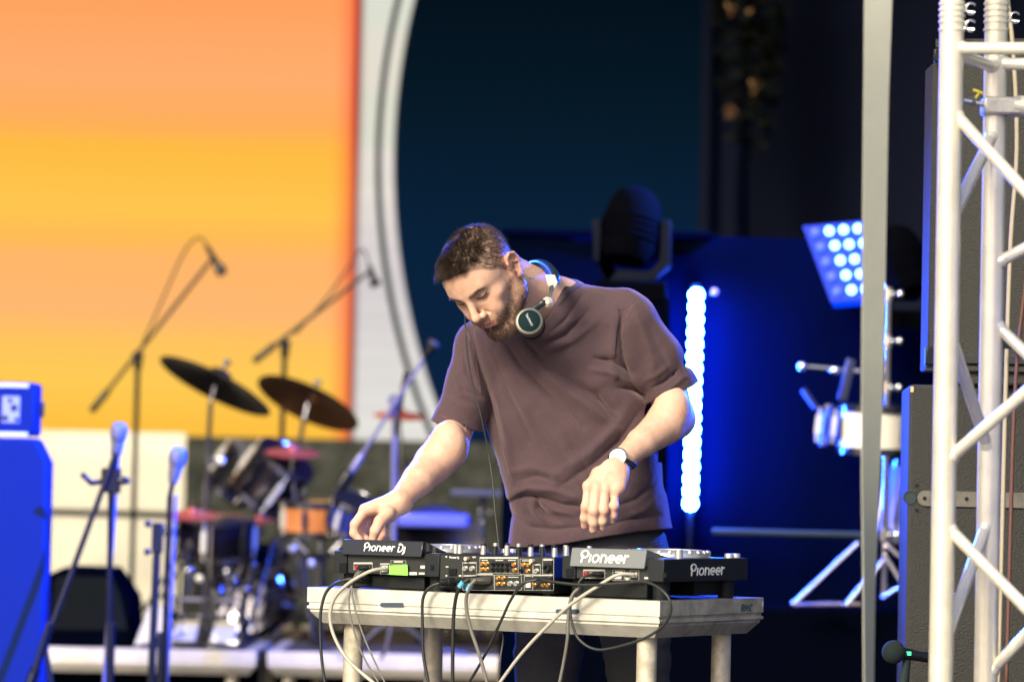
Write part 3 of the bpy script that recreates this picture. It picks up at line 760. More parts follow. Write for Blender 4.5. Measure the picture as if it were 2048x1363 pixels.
sh.chain([SR, W(940, 780, 9.84), W(910, 862, 9.83), W(902, 895, 9.83)], [.070, .066, .064, .064], .03)
sh.cap(NB2+Vector((-.01, -.02, -.02)), W(1095, 650, 9.73), .058, .060, .05)
NC = W(1090, 608, 9.745); nn = (XC*-.86+YC*.38-F_*.34).normalized()
sh.cap(NC-nn*.10, NC-nn*.004, .070, .066, .04)
def seg2(x, y, pts):
    best = np.full(x.shape, 1e9); tt = np.zeros(x.shape); L = 0; tot = sum(math.dist(pts[i], pts[i+1]) for i in range(len(pts)-1))
    for (ax, ay), (bx, by) in zip(pts, pts[1:]):
        dx, dy = bx-ax, by-ay; l2 = dx*dx+dy*dy; t = np.clip(((x-ax)*dx+(y-ay)*dy)/l2, 0, 1)
        sd = ((x-ax)*dy-(y-ay)*dx)/math.sqrt(l2)
        d = np.hypot(x-ax-t*dx, y-ay-t*dy); m = d < np.abs(best); best = np.where(m, d*np.sign(sd), best); tt = np.where(m, (L+t*math.sqrt(l2))/tot, tt); L += math.sqrt(l2)
    return best, tt
# folds: (photo polyline, width px, depth mm; negative = valley)
FOLDS = [
 ([(1005, 672), (1045, 735), (1100, 790), (1165, 850)], 13, -11), ([(1030, 672), (1075, 735), (1140, 790), (1200, 835)], 13, 7),
 ([(1050, 680), (1100, 735), (1160, 775), (1230, 820)], 9, -6), ([(975, 690), (1010, 760), (1060, 830), (1110, 900)], 12, 5),
 ([(985, 700), (1020, 790), (1060, 870), (1100, 950)], 10, -5), ([(940, 650), (962, 740), (985, 810), (1000, 880)], 13, -13),
 ([(962, 700), (990, 790), (1012, 880), (1022, 960)], 11, 6), ([(1247, 620), (1240, 665), (1247, 720), (1262, 765), (1290, 800)], 8, -9),
 ([(1232, 640), (1225, 700), (1232, 760)], 12, 4), ([(1190, 716), (1225, 722), (1262, 744)], 9, -9), ([(1185, 738), (1220, 744), (1255, 765)], 8, 6),
 ([(1165, 772), (1195, 790), (1222, 828), (1240, 850)], 8, -8), ([(1150, 790), (1180, 812), (1212, 845)], 9, 6), ([(1265, 800), (1235, 850), (1180, 905), (1110, 950)], 12, 5),
 ([(1280, 820), (1240, 880), (1190, 925), (1120, 972)], 11, -6), ([(1235, 775), (1262, 778), (1290, 790)], 9, -10), ([(1130, 870), (1170, 930), (1215, 1000)], 9, -4),
 ([(1060, 830), (1110, 920), (1180, 1000), (1230, 1040)], 10, -4), ([(1080, 830), (1130, 910), (1195, 985)], 10, 4),
 ([(1020, 1002), (1050, 990), (1085, 994), (1130, 1008), (1165, 1012)], 7, -10), ([(1020, 988), (1055, 976), (1100, 980), (1150, 995)], 8, 7),
 ([(1072, 992), (1080, 1012), (1098, 1030), (1118, 1040)], 6, -9), ([(1060, 1000), (1068, 1022), (1088, 1042)], 7, 6), ([(1088, 1012), (1110, 1022), (1150, 1030)], 6, 5),
 ([(1030, 1030), (1060, 1052), (1110, 1058), (1170, 1052)], 8, -5), ([(1035, 960), (1075, 950), (1120, 965)], 8, -4), ([(1020, 945), (1060, 935), (1110, 948)], 9, 4),
 ([(1235, 1010), (1270, 1000), (1310, 965)], 9, -4), ([(1245, 1040), (1290, 1020), (1325, 990)], 9, 4),
 ([(1180, 1062), (1250, 1040), (1320, 1030)], 8, -4), ([(1268, 610), (1290, 660), (1305, 720), (1310, 770)], 12, 5), ([(1285, 640), (1320, 700), (1350, 760)], 10, -4),
 ([(1355, 740), (1330, 762), (1305, 775)], 6, -7), ([(1370, 752), (1340, 778), (1312, 790)], 6, 5), ([(1340, 730), (1315, 750), (1292, 760)], 7, 4),
 ([(925, 700), (935, 745), (960, 790)], 8, -5), ([(905, 745), (930, 780), (965, 795)], 8, -3), ([(900, 740), (920, 785), (955, 800)], 8, 4), ([(890, 790), (920, 812), (950, 820)], 7, 2), ([(940, 700), (950, 740), (962, 780)], 7, 5),
 ([(1110, 625), (1150, 640), (1200, 630)], 14, 3), ([(1085, 690), (1130, 670), (1175, 625)], 8, -5), ([(1095, 700), (1145, 682), (1195, 640)], 9, 4), ([(1165, 590), (1130, 640), (1100, 665)], 7, -4),
]
def folds(P):
    x, y, d = npx(P.astype(float)); o_ = np.zeros(len(P)); front = 1/(1+np.exp((d-9.90)*60))
    for pts, w_, a in FOLDS:
        if x.size == 0: continue
        xs = [p[0] for p in pts]; ys = [p[1] for p in pts]
        m = (x > min(xs)-3*w_) & (x < max(xs)+3*w_) & (y > min(ys)-3*w_) & (y < max(ys)+3*w_)
        if not m.any(): continue
        q, t = seg2(x[m], y[m], pts); o_[m] += -a*.001*(1.7 if a < 0 else 1.25)*(np.exp(-(np.abs(q)/w_)**1.25*1.7) if a < 0 else np.exp(-(q/w_)**2*1.4))*np.clip(np.sin(np.pi*(.08+.84*t)), 0, 1)**.7*front[m]
    u = P@np.array((.75, 0, .66)); v = P@np.array((-.66, 0, .75))
    wq = np.stack([u*9, P[:, 1]*6, v*26+noise3(P, 8, 22)*.9], 1)
    o_ += noise3(wq, 1, 23)*.0030+noise3(np.stack([P[:, 0]*30, P[:, 1]*15, P[:, 2]*22], 1), 1, 24)*.0012+noise3(P, 75, 25)*.0004
    return o_.astype(f32)
sh.add(folds, C1, 2, 0, 'd')
# cuffs, hem and neckline: cut planes and hollow ends
def plane(p, n, c, r):
    p, n = V3(p), V3(Vector(n).normalized()); c = V3(c)
    def fn(P):
        d = (P-p)@n; return np.where(((P-c)**2).sum(1) < r*r, d, -1)
    sh.add(fn, c, r, .001, 'i')
def pl3(a, b, dep, tilt):
    """plane through two photo points, leaning by tilt; normal away from the body"""
    A, B = W(*a, dep), W(*b, dep); n = (B-A).cross(F_+Vector((0, 0, tilt))).normalized(); return A, n
A, n = pl3((1298, 802), (1394, 764), 9.81, .1); n = n if n.z < 0 else -n; CUFL = (A, n); plane(A, n, W(1372, 840, 9.81), .125)
A, n = pl3((868, 841), (954, 859), 9.83, .1); n = n if n.z < 0 else -n; CUFR = (A, n); plane(A, n, W(893, 905, 9.83), .105)
sh.chain([W(1330, 740, 9.80), EL+Vector((.01, 0, -.06))], [.066, .074], .002, 's'); sh.chain([W(930, 800, 9.84), ER+Vector((0, 0, -.06))], [.047, .054], .002, 's')
HEM = [(990, 1091), (1050, 1094), (1120, 1088), (1200, 1074), (1280, 1062), (1345, 1056), (1400, 1054)]
def hem(P):
    x, y, d = npx(P.astype(float)); return ((y-np.interp(x, [p[0] for p in HEM], [p[1] for p in HEM]))/800).astype(f32)
sh.add(hem, C3, .6, .001, 'i')
sh.add(lambda P: torso(P)+.008, C3-Vector((0, 0, .22)), .27, .001, 's') if False else None
# neck opening: carve around the neck
NO = W(1085, 588, 9.70); 
n3, c3 = V3(nn), V3(NC)
def neckcut(P):
    q = P-c3; t = q@n3; r = np.sqrt(np.maximum((q*q).sum(1)-t*t, 1e-10)); return np.maximum((r-.072-.8*np.maximum(t, 0))*.78, -t)
sh.add(neckcut, NC+nn*.06, .13, .012, 's')
vv, ff = nets(sh, W(860, 1110, 9.5)-Vector((.05, .05, .02)), W(1420, 530, 10.15)+Vector((.03, .06, .02)), .0030)
vv = relax(vv, ff, 1, .3)
SHIRT = mat('shirt_cotton', (.070, .045, .052), .93, spec=.15, sheen=.35, bump=(1500, .35, .0008))
nt = SHIRT.node_tree; b = nt.nodes['Principled BSDF']; n1 = nt.nodes.new('ShaderNodeTexNoise'); n1.inputs['Scale'].default_value = 330; n1.inputs['Detail'].default_value = 2
tc = [k for k in nt.nodes if k.type == 'TEX_COORD'][0]; mr = nt.nodes.new('ShaderNodeMapRange'); mr.inputs[3].default_value = .68; mr.inputs[4].default_value = 1.32; mx = nt.nodes.new('ShaderNodeMix'); mx.data_type = 'RGBA'; mx.blend_type = 'MULTIPLY'; mx.inputs[0].default_value = 1; mx.inputs[6].default_value = (.070, .045, .052, 1)
nt.links.new(tc.outputs['Object'], n1.inputs['Vector']); nt.links.new(n1.outputs['Fac'], mr.inputs[0]); nt.links.new(mr.outputs[0], mx.inputs[7]); nt.links.new(mx.outputs[2], b.inputs['Base Color'])
b.inputs['Sheen Tint'].default_value = (.75, .55, .55, 1)
shirt = link('shirt', npmesh('shirt', vv, ff), SHIRT, person)
# collar rib and seams follow the surface
def onsurf(p, d0=None, off=0.0, fld=sh):
    """march along the view ray from photo point p to the field's first surface"""
    d = np.linspace(9.4, 10.1, 351); P = np.stack([np.array(W(p[0], p[1], q)) for q in d]).astype(f32); v = fld.ev(P)
    i = np.argmax(v < 0)
    if not (v < 0).any(): return None
    return Vector(P[i])-F_*off
def seam(pts, r, name, m, n=6, off=0.0, flat=1.0):
    q = [onsurf(p, off=off) for p in spline([(a, b, 0) for a, b in pts], n)]; q = [k for k in q if k is not None]
    if len(q) > 2: return MB().tube(q, r, 6, flat=flat)
COLLAR = mat('shirt_rib', (.060, .038, .042), .9, sheen=.2, bump=(900, .3, .0005))
a1, a2, _ = frame(nn); NR_ = 64; rr_ = []; tt_ = np.linspace(0, 2*math.pi, NR_, endpoint=False)
dirs_ = [a1*math.cos(t)+a2*math.sin(t) for t in tt_]
def gsh(p, e=.0015):
    Q = np.array([p]+[p+np.eye(3)[i]*e for i in range(3)], f32); v = sh.ev(Q); g_ = (v[1:]-v[0])/e; return float(v[0]), g_/(np.linalg.norm(g_)+1e-9)
gr, gh = np.meshgrid(np.linspace(.035, .105, 36), np.linspace(-.06, .05, 56)); gr, gh = gr.ravel(), gh.ravel(); BP = []
for dr in dirs_:
    P = (np.array(NC)+np.outer(gr, np.array(dr))+np.outer(gh, np.array(nn))).astype(f32); c = np.abs(sh.ev(P))+np.abs(skin.ev(P)-.001)-.05*gh; j = int(np.argmin(c)); BP.append((gr[j], gh[j]))
BP = np.array(BP)
for k in range(2):                                  # drop outliers, then smooth the ring
    med = np.median(np.stack([np.roll(BP, q, 0) for q in range(-3, 4)]), 0); BP = np.where(np.abs(BP-med).max(1, keepdims=True) > .006, med, BP)
for _ in range(5): BP = (np.roll(BP, 1, 0)+np.roll(BP, -1, 0)+2*BP)/4
rows_ = []
for i, dr in enumerate(dirs_):
    d_, n_ = np.array(dr), np.array(nn); p = np.array(NC)+d_*BP[i, 0]+n_*BP[i, 1]; row = []
    for k in range(8):
        v, g_ = gsh(p); p = p-g_*v*.8 if k else p; v, g_ = gsh(p)
        row.append((p.copy(), g_.copy())); t2 = np.cross(g_, np.cross(n_, d_)); t2 /= np.linalg.norm(t2)+1e-9
        if (t2@(d_-n_*.6)) < 0: t2 = -t2
        p = p+t2*.0030
    rows_.append(row)
off_ = [-.004, .0026, .0036, .0038, .0036, .0032, .0020, -.004]
R3 = np.array([[q+g_*o_ for (q, g_), o_ in zip(row, off_)] for row in rows_])
for _ in range(4): R3 = (np.roll(R3, 1, 0)+np.roll(R3, -1, 0)+2*R3)/4
cb = MB(); n_p = 8; vs = [tuple(R3[i % NR_, k]) for i in range(NR_+1) for k in range(n_p)]
fs = [(i*n_p+k, i*n_p+(k+1) % n_p, (i+1)*n_p+(k+1) % n_p, (i+1)*n_p+k) for i in range(NR_) for k in range(n_p)]
cb.add(vs, fs); cb.build('collar', COLLAR, shirt, 60)
sm = MB()
for pts in ([(1284, 597), (1262, 615), (1248, 650), (1243, 690), (1247, 730)], [(926, 650), (945, 690), (955, 740), (962, 790)]):
    k = seam(pts, .0014, 'seam', None, off=-.0002)
    if k: sm.add(k.v, k.f)
for pts in ([(1302, 793), (1330, 786), (1360, 773), (1386, 757)], [(876, 829), (900, 836), (928, 843), (952, 847)]):
    k = seam(pts, .0011, 'seam', None, off=-.0002)
    if k: sm.add(k.v, k.f)
k = seam([(x_, y_-14) for x_, y_ in HEM[1:-1]], .0011, 'seam', None, n=10, off=-.0002); sm.add(k.v, k.f)
sm.build('seam', mat('thread', (.13, .07, .07), .8), shirt, 180)
# ---- jeans and belt
jn = Field()
hipL, hipR = W(1262, 1150, 9.86), W(1105, 1160, 9.97)
jn.cap(W(1185, 1085, 9.90), W(1185, 1150, 9.91), .125, .135, .04, sq=(YF, .82))
jn.cap(W(1130, 1110, 9.93), W(1245, 1105, 9.88), .118, .118, .05)
KL = W(1288, 1363, 9.84)+Vector((0, 0, -.12)); KR = W(1090, 1363, 9.98)+Vector((0, 0, -.12))
AL, AR = Vector((KL.x+.01, KL.y+.05, .09)), Vector((KR.x-.02, KR.y+.06, .09))
jn.chain([hipL, KL, AL], [.105, .068, .052], .03); jn.chain([hipR, KR, AR], [.105, .070, .052], .03)
jn.add(lambda P: noise3(P, 22, 31)*.004+noise3(np.stack([P[:, 0]*12, P[:, 1]*12, P[:, 2]*45], 1), 1, 32)*.003, C3, 3, 0, 'd')
def jtop(P):
    x, y, d = npx(P.astype(float)); return ((np.interp(x, [990, 1345], [1075, 1040])-y)/800).astype(f32)
jn.add(jtop, C3, .5, .001, 'i')
vv, ff = nets(jn, Vector((min(AR.x, hipR.x)-.2, 9.7, .05)), Vector((hipL.x+.22, 10.15, C3.z+.25)), .006)
JEANS = mat('denim', (.050, .050, .056), .9, vary=(220, .35), bump=(1400, .4, .0008))
jeans = link('jeans', npmesh('jeans', vv, ff), JEANS, person)
jm = MB()
for pts in ([(1262, 1100), (1300, 1086), (1325, 1079)], [(1262, 1106), (1300, 1092), (1325, 1085)], [(1331, 1070), (1334, 1085), (1336, 1105)], [(1110, 1090), (1112, 1105), (1115, 1120)]):
    q = [onsurf(p, off=-.0003, fld=jn) for p in spline([(a, b_, 0) for a, b_ in pts], 5)]; q = [p for p in q if p is not None]
    if len(q) > 2: jm.tube(q, .0013, 6)
jm.build('stitching', mat('stitch', (.10, .11, .14), .8), jeans, 180)
for ank in (AL, AR):
    s_ = MB(); s_.ball(ank+Vector((-.02, -.07, -.03)), (.045, .14, .045), 20); s_.box(ank+Vector((-.02, -.07, -.075)), (.085, .27, .025)); s_.build('shoe', RUBBER, person, 60)
print('shirt', len(vv))
# ------------------------------------------------------------------ stage lamps
BLUE = (.012, .085, 1.0)
def emis(name, col, s, base=(.02, .02, .03)):
    m = mat(name, base, .4, emit=(*col, s)); return m
LEDW = emis('led_bar_glow', BLUE, 480)
# light bar behind the DJ
bt, bb = onY(1393, 590, 13.02), onY(1381, 1006, 13.02)
LB = thing('light_bar', (bb.x, 12.95, R2Z), 'tall glowing blue white LED bar standing behind the man', 'stage light')
g = MB(); g.box(((bt.x+bb.x)/2, 13.06, (bt.z+bb.z)/2), (.030, .022, bt.z-bb.z+.08)); g.build('housing', BLACK, LB, bevel=.006)
g = MB(); g.cyl((bb.x, 13.06, R2Z), (bb.x, 13.06, bb.z-.03), .012); g.box((bb.x, 12.95, R2Z+.012), (.22, .22, .02)); g.build('foot', STAND, LB)
for i in range(18):
    p = bt.lerp(bb, i/17); g = MB(); g.ball((p.x, 13.03, p.z), (.0235, .020, .0235), 14); g.build('lamp', LEDW, LB, 180)
g = MB(); g.ball(onY(1429, 583, 12.9), .012, 10); tag(g.build('beacon', mat('beacon_glass', (.5, .4, .9), .2, emit=(.25, .25, .6, .4))), 'tiny violet lamp just right of the top of the light bar', 'lamp')
# tilted LED matrix at the right
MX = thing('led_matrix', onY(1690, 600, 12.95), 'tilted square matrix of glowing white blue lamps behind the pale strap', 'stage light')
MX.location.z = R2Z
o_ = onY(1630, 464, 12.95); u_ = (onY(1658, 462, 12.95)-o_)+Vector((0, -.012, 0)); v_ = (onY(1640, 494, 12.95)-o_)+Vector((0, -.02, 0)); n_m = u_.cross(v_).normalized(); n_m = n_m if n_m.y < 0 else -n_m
g = MB(); c4 = [o_-u_*.7-v_*.55, o_+u_*3.75-v_*.55, o_+u_*3.35+v_*4.6, o_-u_*.7+v_*4.6]; g.prism([p-n_m*.012 for p in c4], -n_m*.06); g.build('housing', mat('lamp_housing_glow', (.003, .006, .05), .5, spec=.1, emit=(.0, .05, 1, .6)), MX)  # housing emits blue in place of lamp light falling on it
MA, MBm = emis('matrix_glow', (.05, .13, 1.0), 16), emis('matrix_dim_glow', (.06, .09, .9), 1.3)
for j in range(5):
    for i in range(4):
        if (i, j) in ((3, 2), ): continue
        g = MB(); g.ball(o_+u_*i+v_*j, .0155 if i else .016, 12); g.build('lamp', MBm if i == 0 else MA, MX, 180)
# moving heads
def moving_head(bx, by, D, s, label, lean):
    c = W(bx, by, D); T = thing('moving_head', c-Vector((0, 0, .30*s)), label, 'stage light')
    HM_ = mat('lamp_body', (.0003, .0005, .0018), .9, spec=.03)
    d = Vector((lean, .25, .95)).normalized(); k = c-d*.10*s
    g = MB(); g.lathe(k, d, [(.02*s, -.07*s), (.09*s, -.06*s), (.118*s, -.01*s), (.122*s, .07*s), (.122*s, .13*s), (.110*s, .19*s), (.085*s, .235*s), (.05*s, .26*s), (.01*s, .268*s)], 36); HD = g.build('head', HM_, T)
    for j in range(4):
        g = MB(); g.lathe(k, d, [(.124*s, (.02+.028*j)*s), (.128*s, (.024+.028*j)*s), (.128*s, (.030+.028*j)*s), (.124*s, (.034+.028*j)*s)], 36); g.build('cooling_rib', HM_, HD)
    g = MB(); YK = mat('yoke_paint', (.001, .003, .012), .6, spec=.1)
    for q in (-1, 1): g.prism([c+Vector((q*.145*s-.018*s, -.05*s, .02*s)), c+Vector((q*.145*s+.018*s, -.05*s, .02*s)), c+Vector((q*.150*s+.018*s, -.05*s, -.17*s)), c+Vector((q*.10*s, -.05*s, -.235*s)), c+Vector((q*.10*s-q*.03*s, -.05*s, -.205*s)), c+Vector((q*.14*s-.018*s, -.05*s, -.15*s))], (0, .10*s, 0))
    g.box(c+Vector((0, 0, -.215*s)), (.22*s, .096*s, .045*s)); g.build('yoke', YK, T, bevel=.004*s)
    g = MB(); g.box(c+Vector((0, 0, -.285*s)), (.30*s, .24*s, .09*s)); g.build('base', HM_, T, bevel=.01*s)
    g = MB(); g.cyl(c+Vector((-.165*s, -.05*s, -.02*s)), c+Vector((-.165*s, -.065*s, -.02*s)), .012, n=14); g.cyl(c+Vector((.165*s, -.05*s, -.02*s)), c+Vector((.165*s, -.065*s, -.02*s)), .012, n=14); return T
moving_head(1263, 450, 12.93, .80, 'big dark moving head lamp above the man\'s shoulder', .15)
moving_head(1800, 520, 12.9, .72, 'dark moving head lamp between the pale strap and the speaker', -.3)
g = MB(); c = W(1262, 600, 12.93); g.box((c.x, c.y+.0, c.z/2+.01), (.26, .2, c.z+.0)); o = g.build('lamp_plinth', BLACK_CLOTH, bevel=.01); tag(o, 'black covered plinth under the big moving head lamp', 'plinth')
# blue beams of the rig: wash lamps hung from the added roof, out of the picture
def spot(loc, target, energy, size, blend=.5, r=.06, col=(.015, .09, 1), lab=''):
    l = bpy.data.lights.new('blue_beam', 'SPOT'); l.energy = energy; l.color = col; l.spot_size = rad(size); l.spot_blend = blend; l.shadow_soft_size = r
    o = bpy.data.objects.new('blue_beam', l); COL.objects.link(o); o.location = loc; o.rotation_euler = (Vector(target)-Vector(loc)).to_track_quat('-Z', 'Y').to_euler()
    T = thing('wash_lamp', Vector(loc)+Vector((0, 0, .4)), lab, 'stage light')
    d = (Vector(target)-Vector(loc)).normalized(); g = MB(); g.lathe(Vector(loc)-d*.03, d, [(.02, -.22), (.09, -.2), (.10, .0), (.10, .05), (.09, .05), (.085, .01)], 24); g.build('housing', BLACK, T); return o
spot((3.1, 13.0, 2.7), W(1180, 760, 9.8), 2400, 15, lab='blue wash lamp under the added roof lighting his left shoulder from behind')                    # rim on his left side
spot((-1.9, 14.6, 3.7), W(1000, 700, 9.8), 3000, 24, lab='blue wash lamp under the added roof lighting his right shoulder from behind')                   # rim on his right side
spot((1.9, 9.6, 3.6), onY(60, 1000, 12.4), 6500, 17, lab='blue wash lamp in front of the added roof aimed at the amplifiers')                     # amplifier stack
spot((2.9, 13.2, 3.8), onY(280, 1050, 12.6), 4500, 16, col=(.05, .16, 1), lab='blue wash lamp under the added roof aimed at the vocal microphones')                   # vocal microphones
spot((3.4, 12.4, 4.0), onY(730, 1000, 14.0), 2600, 20, col=(.03, .11, 1), lab='blue wash lamp under the added roof aimed at the drum kit')                   # drums
# ------------------------------------------------------------------ lettering
def stroke(g, pts, w, pl, th=.0006):
    """flat ribbon of width w along 2D pts; pl maps (x, y, out) -> world"""
    pts = [Vector((p[0], p[1], 0)) for p in pts]; L, R = [], []
    for i, p in enumerate(pts):
        a = (p-pts[i-1]).normalized() if i else None; b = (pts[i+1]-p).normalized() if i < len(pts)-1 else None
        t = ((a or b)+(b or a)).normalized(); n = Vector((-t.y, t.x, 0)); k = 1/max(.5, n.dot(Vector((-(b or a).y, (b or a).x, 0)))); L.append(p+n*w/2*k); R.append(p-n*w/2*k)
    n = len(pts); vs = []
    for out in (0, th):
        for q in L+R: vs.append(pl(q.x, q.y, out))
    m = 2*n; fs = []
    for i in range(n-1): fs += [(m+i, m+i+1, m+n+i+1, m+n+i), (i, n+i, n+i+1, i+1), (i, i+1, m+i+1, m+i), (n+i, m+n+i, m+n+i+1, n+i+1)]
    fs += [(0, m, m+n, n), (n-1, 2*n-1, m+2*n-1, m+n-1)]
    g.add(vs, fs)
def arc(cx, cy, rx, ry, a0, a1, n=14): return [(cx+rx*math.cos(rad(a0+(a1-a0)*i/n)), cy+ry*math.sin(rad(a0+(a1-a0)*i/n))) for i in range(n+1)]
# letters in units of x-height 1
GL = {
 'P': (1.15, [[(.18, -.05), (.18, .95)], [(.0, .72), (.0, 1.05)]+arc(.42, 1.02, .5, .42, 160, -90)+[(.3, .6)]]),
 'i': (.42, [[(.12, 0), (.12, 1)]]),
 'o': (1.12, [arc(.48, .5, .42, .43, 0, 360, 20)]),
 'n': (1.05, [[(.12, 0), (.12, .93)]+arc(.47, .55, .35, .38, 120, 0, 8)+[(.82, 0)]]),
 'e': (1.08, [[(.08, .50), (.90, .50)]+arc(.49, .5, .41, .43, 0, 300, 18)]),
 'r': (.72, [[(.12, 0), (.12, .93)]+arc(.47, .55, .35, .38, 130, 62, 6)]),
 ' ': (.55, []),
 'D': (1.35, [[(.2, -.0), (.2, 1.0)], [(.0, 1.38), (.45, 1.38)]+arc(.45, .69, .62, .69, 90, -90, 14)+[(.2, 0)]]),
 'j': (.5, [[(.15, 1.0), (.15, -.15)]+arc(-.13, -.15, .28, .25, 0, -90, 6)]),
 'R': (1.1, [[(.1, 0), (.1, 1.4), (.5, 1.4), (.8, 1.25), (.8, .9), (.5, .75), (.1, .75)], [(.45, .75), (.85, 0)]]),
 'M': (1.3, [[(.1, 0), (.15, 1.4), (.5, .5), (.9, 1.4), (1.0, 0)]]),
 'C': (1.0, [[(.85, 1.2), (.6, 1.4), (.25, 1.2), (.15, .6), (.4, .1), (.7, .1)]]),
 '1': (.6, [[(.0, 1.0), (.3, 1.4), (.35, 0)]]),
 'T': (1.0, [[(.0, 1.4), (.9, 1.4)], [(.45, 1.4), (.45, 0)]]), 'c': (.95, [arc(.48, .5, .40, .42, 50, 310, 14)]), 'h': (1.05, [[(.12, 0), (.12, 1.4)], [(.12, .6)]+arc(.47, .55, .35, .38, 120, 0, 8)+[(.82, 0)]]), 's': (.85, [[(.75, .85), (.45, .95), (.15, .75), (.7, .3), (.45, .05), (.08, .15)]]),
}
def word(g, txt, pl, size, w=.2, shear=.12, th=.0006):
    x = 0
    for ch in txt:
        adv, st = GL[ch]
        for s in st: stroke(g, [((x+a+b*shear)*size, b*size) for a, b in s], w*size, pl, th)
        x += adv
    return x*size
def wlen(txt): return sum(GL[c][0] for c in txt)

# ------------------------------------------------------------------ music players and mixer on the table
PANEL = mat('rear_panel', (.010, .012, .012), .5); GREYB = mat('grey_plastic', (.010, .013, .016), .45, spec=.3, bump=(700, .15, .0005)); LABELW = mat('label_print', (.55, .55, .5), .6)
GOLD = mat('gold_socket', (.75, .45, .18), .25, .9); REDP = mat('red_plastic', (.6, .03, .05), .4); SILVER = mat('silver_knob', (.55, .55, .52), .3, .7)
def gbox(g, u0, u1, v0, v1, z0, z1): 
    g.prism([G(u0, v0, z0), G(u1, v0, z0), G(u1, v1, z0), G(u0, v1, z0)], (0, 0, z1-z0)); return g
OUT = -B_
def onv(x, y, v, z=0): return onplane(x, y, G(0, v), B_)
def jack(T, p, r, m, hole=True, name='socket'):
    g = MB(); g.lathe(p+B_*.001, OUT, [(r*1.25, 0), (r*1.25, .003), (r, .003), (r, .009), (r*.55, .009), (r*.5, .002)], 14); return g.build(name, m, T, 40)
def rect(T, pxs, v, m, name='print', out=.0008, t=.0012, frame_=False):
    x0, y0, x1, y1 = pxs; g = MB()
    if frame_:
        for a, b in (((x0, y0), (x1, y0)), ((x1, y0), (x1, y1)), ((x1, y1), (x0, y1)), ((x0, y1), (x0, y0))): g.bar(onv(*a, v)+OUT*out, onv(*b, v)+OUT*out, t, t, up=B_)
    else: g.prism([onv(x0, y0, v)+OUT*out, onv(x1, y0, v)+OUT*out, onv(x1, y1, v)+OUT*out, onv(x0, y1, v)+OUT*out], B_*t)
    return g.build(name, m, T, None)
def player(u1, u0, vb, depth, label, dark, word_, body_z=(.036, .092), disp=(.083, .121), sidelogo=False):
    """u1 left end, u0 right end seen from the audience"""
    w = u1-u0; T = thing('media_player', G((u0+u1)/2, vb+depth/2, 0), label, 'music player')
    z0, z1 = body_z
    g = MB(); gbox(g, u0+.002, u0+.045, vb, vb+depth, z0, z1); gbox(g, u1-.040, u1-.002, vb, vb+depth, z0, z1); gbox(g, u0+.0452, u1-.0402, vb+.010, vb+depth, z0, z1-.001); g.build('body', GREYB, T, bevel=.0022)
    g = MB(); gbox(g, u0+.0455, u1-.0405, vb+.004, vb+.0095, z0+.002, z1-.006); g.build('rear_panel', PANEL, T, bevel=.001)
    g = MB(); gbox(g, u0+.06, u1-.045, vb+.025, vb+.12, .003, z0-.001); g.build('base', BLACK, T, bevel=.003)
    for (u, v) in ((u0+.03, vb+.04), (u1-.03, vb+.04), (u0+.03, vb+depth-.06), (u1-.03, vb+depth-.06)):
        g = MB(); g.cyl(G(u, v, 0), G(u, v, z0-.0005), .019, .021, 20); g.build('foot', RUBBER, T)
    g = MB(); gbox(g, u0+.035, u1-.03, vb+depth*.5, vb+depth*.93, .008, z0-.001); g.build('underside', BLACK, T)
    # display hood: leaning back plate with a wedge behind
    d0, d1 = disp; ua, ub = u0+.048, u1-.030; vv0, vv1 = vb-.012, vb-.002
    sec = [(vv0, d0), (vv1, d1), (vv1+.010, d1), (vb+.11, z1+.001), (vb+.03, z1+.001)]
    g = MB(); g.prism([G(ua, v, z) for v, z in sec], A_*(ub-ua)); D = g.build('display_hood', dark, T, bevel=.0015)
    g = MB(); n_ = (G(0, vv0, d0)-G(0, vv1, d1)).normalized(); nn_ = B_.cross(A_); out = (A_.cross(n_)); out = out if out.dot(B_) < 0 else -out
    hgt = (d1-d0); size = hgt*(.36 if 'j' in word_ else .45); L = wlen(word_)*size; cu = (ua+ub)/2 - (.010 if len(word_) > 8 else -.008)
    upv = -n_; org = G(cu+L/2, (vv0+vv1)/2, (d0+d1)/2)-upv*size*.62
    word(g, word_, lambda x, y, o: org-A_*x+upv*y+out*(o+.0016), size, .22)
    g.build('lettering', WHITE, D, None)
    g = MB(); c = G((u0+u1)/2-.01, vb+depth*.60, z1); g.lathe(c, (0, 0, 1), [(.103, 0), (.103, .006), (.100, .012), (.094, .016), (.078, .018), (.076, .014), (.02, .014)], 60)
    for k in range(24):
        a = 2*math.pi*k/24; g.ball(c+Vector((.097*math.cos(a), .097*math.sin(a), .011)), .0065, 8)
    g.build('jog_wheel', SILVER, T)
    for (u, v, r, h_) in ((u0+.018, vb+.10, .010, .022), (u0+.02, vb+depth-.03, .012, .010), (u0+.02, vb+depth-.065, .012, .010), (u1-.03, vb+.10, .008, .012)):
        g = MB(); g.cyl(G(u, v, z1-.001), G(u, v, z1+h_), r, r*.9, 18); g.build('button', SILVER, T)
    return T, z0, z1
P1, a0, a1 = player(.925, .612, .022, .40, 'black media player at the left end of the table, hand on its top', BLACK_G, 'Pioneer Dj')
P2, b0, b1 = player(.270, -.012, .022, .42, 'grey hooded media player at the right end of the table', mat('grey_hood', (.13, .145, .15), .38), 'Pioneer', (.044, .098), (.074, .118))
# side logo of the right player
g = MB(); SN = -A_; su = -.0100; org = G(su-.0004, .152, .058); word(g, 'Pioneer', lambda x, y, o: org+B_*(x*1.38)+Vector((0, 0, y))+SN*(o), .0185, .2)
g.build('lettering', WHITE, P2, None)
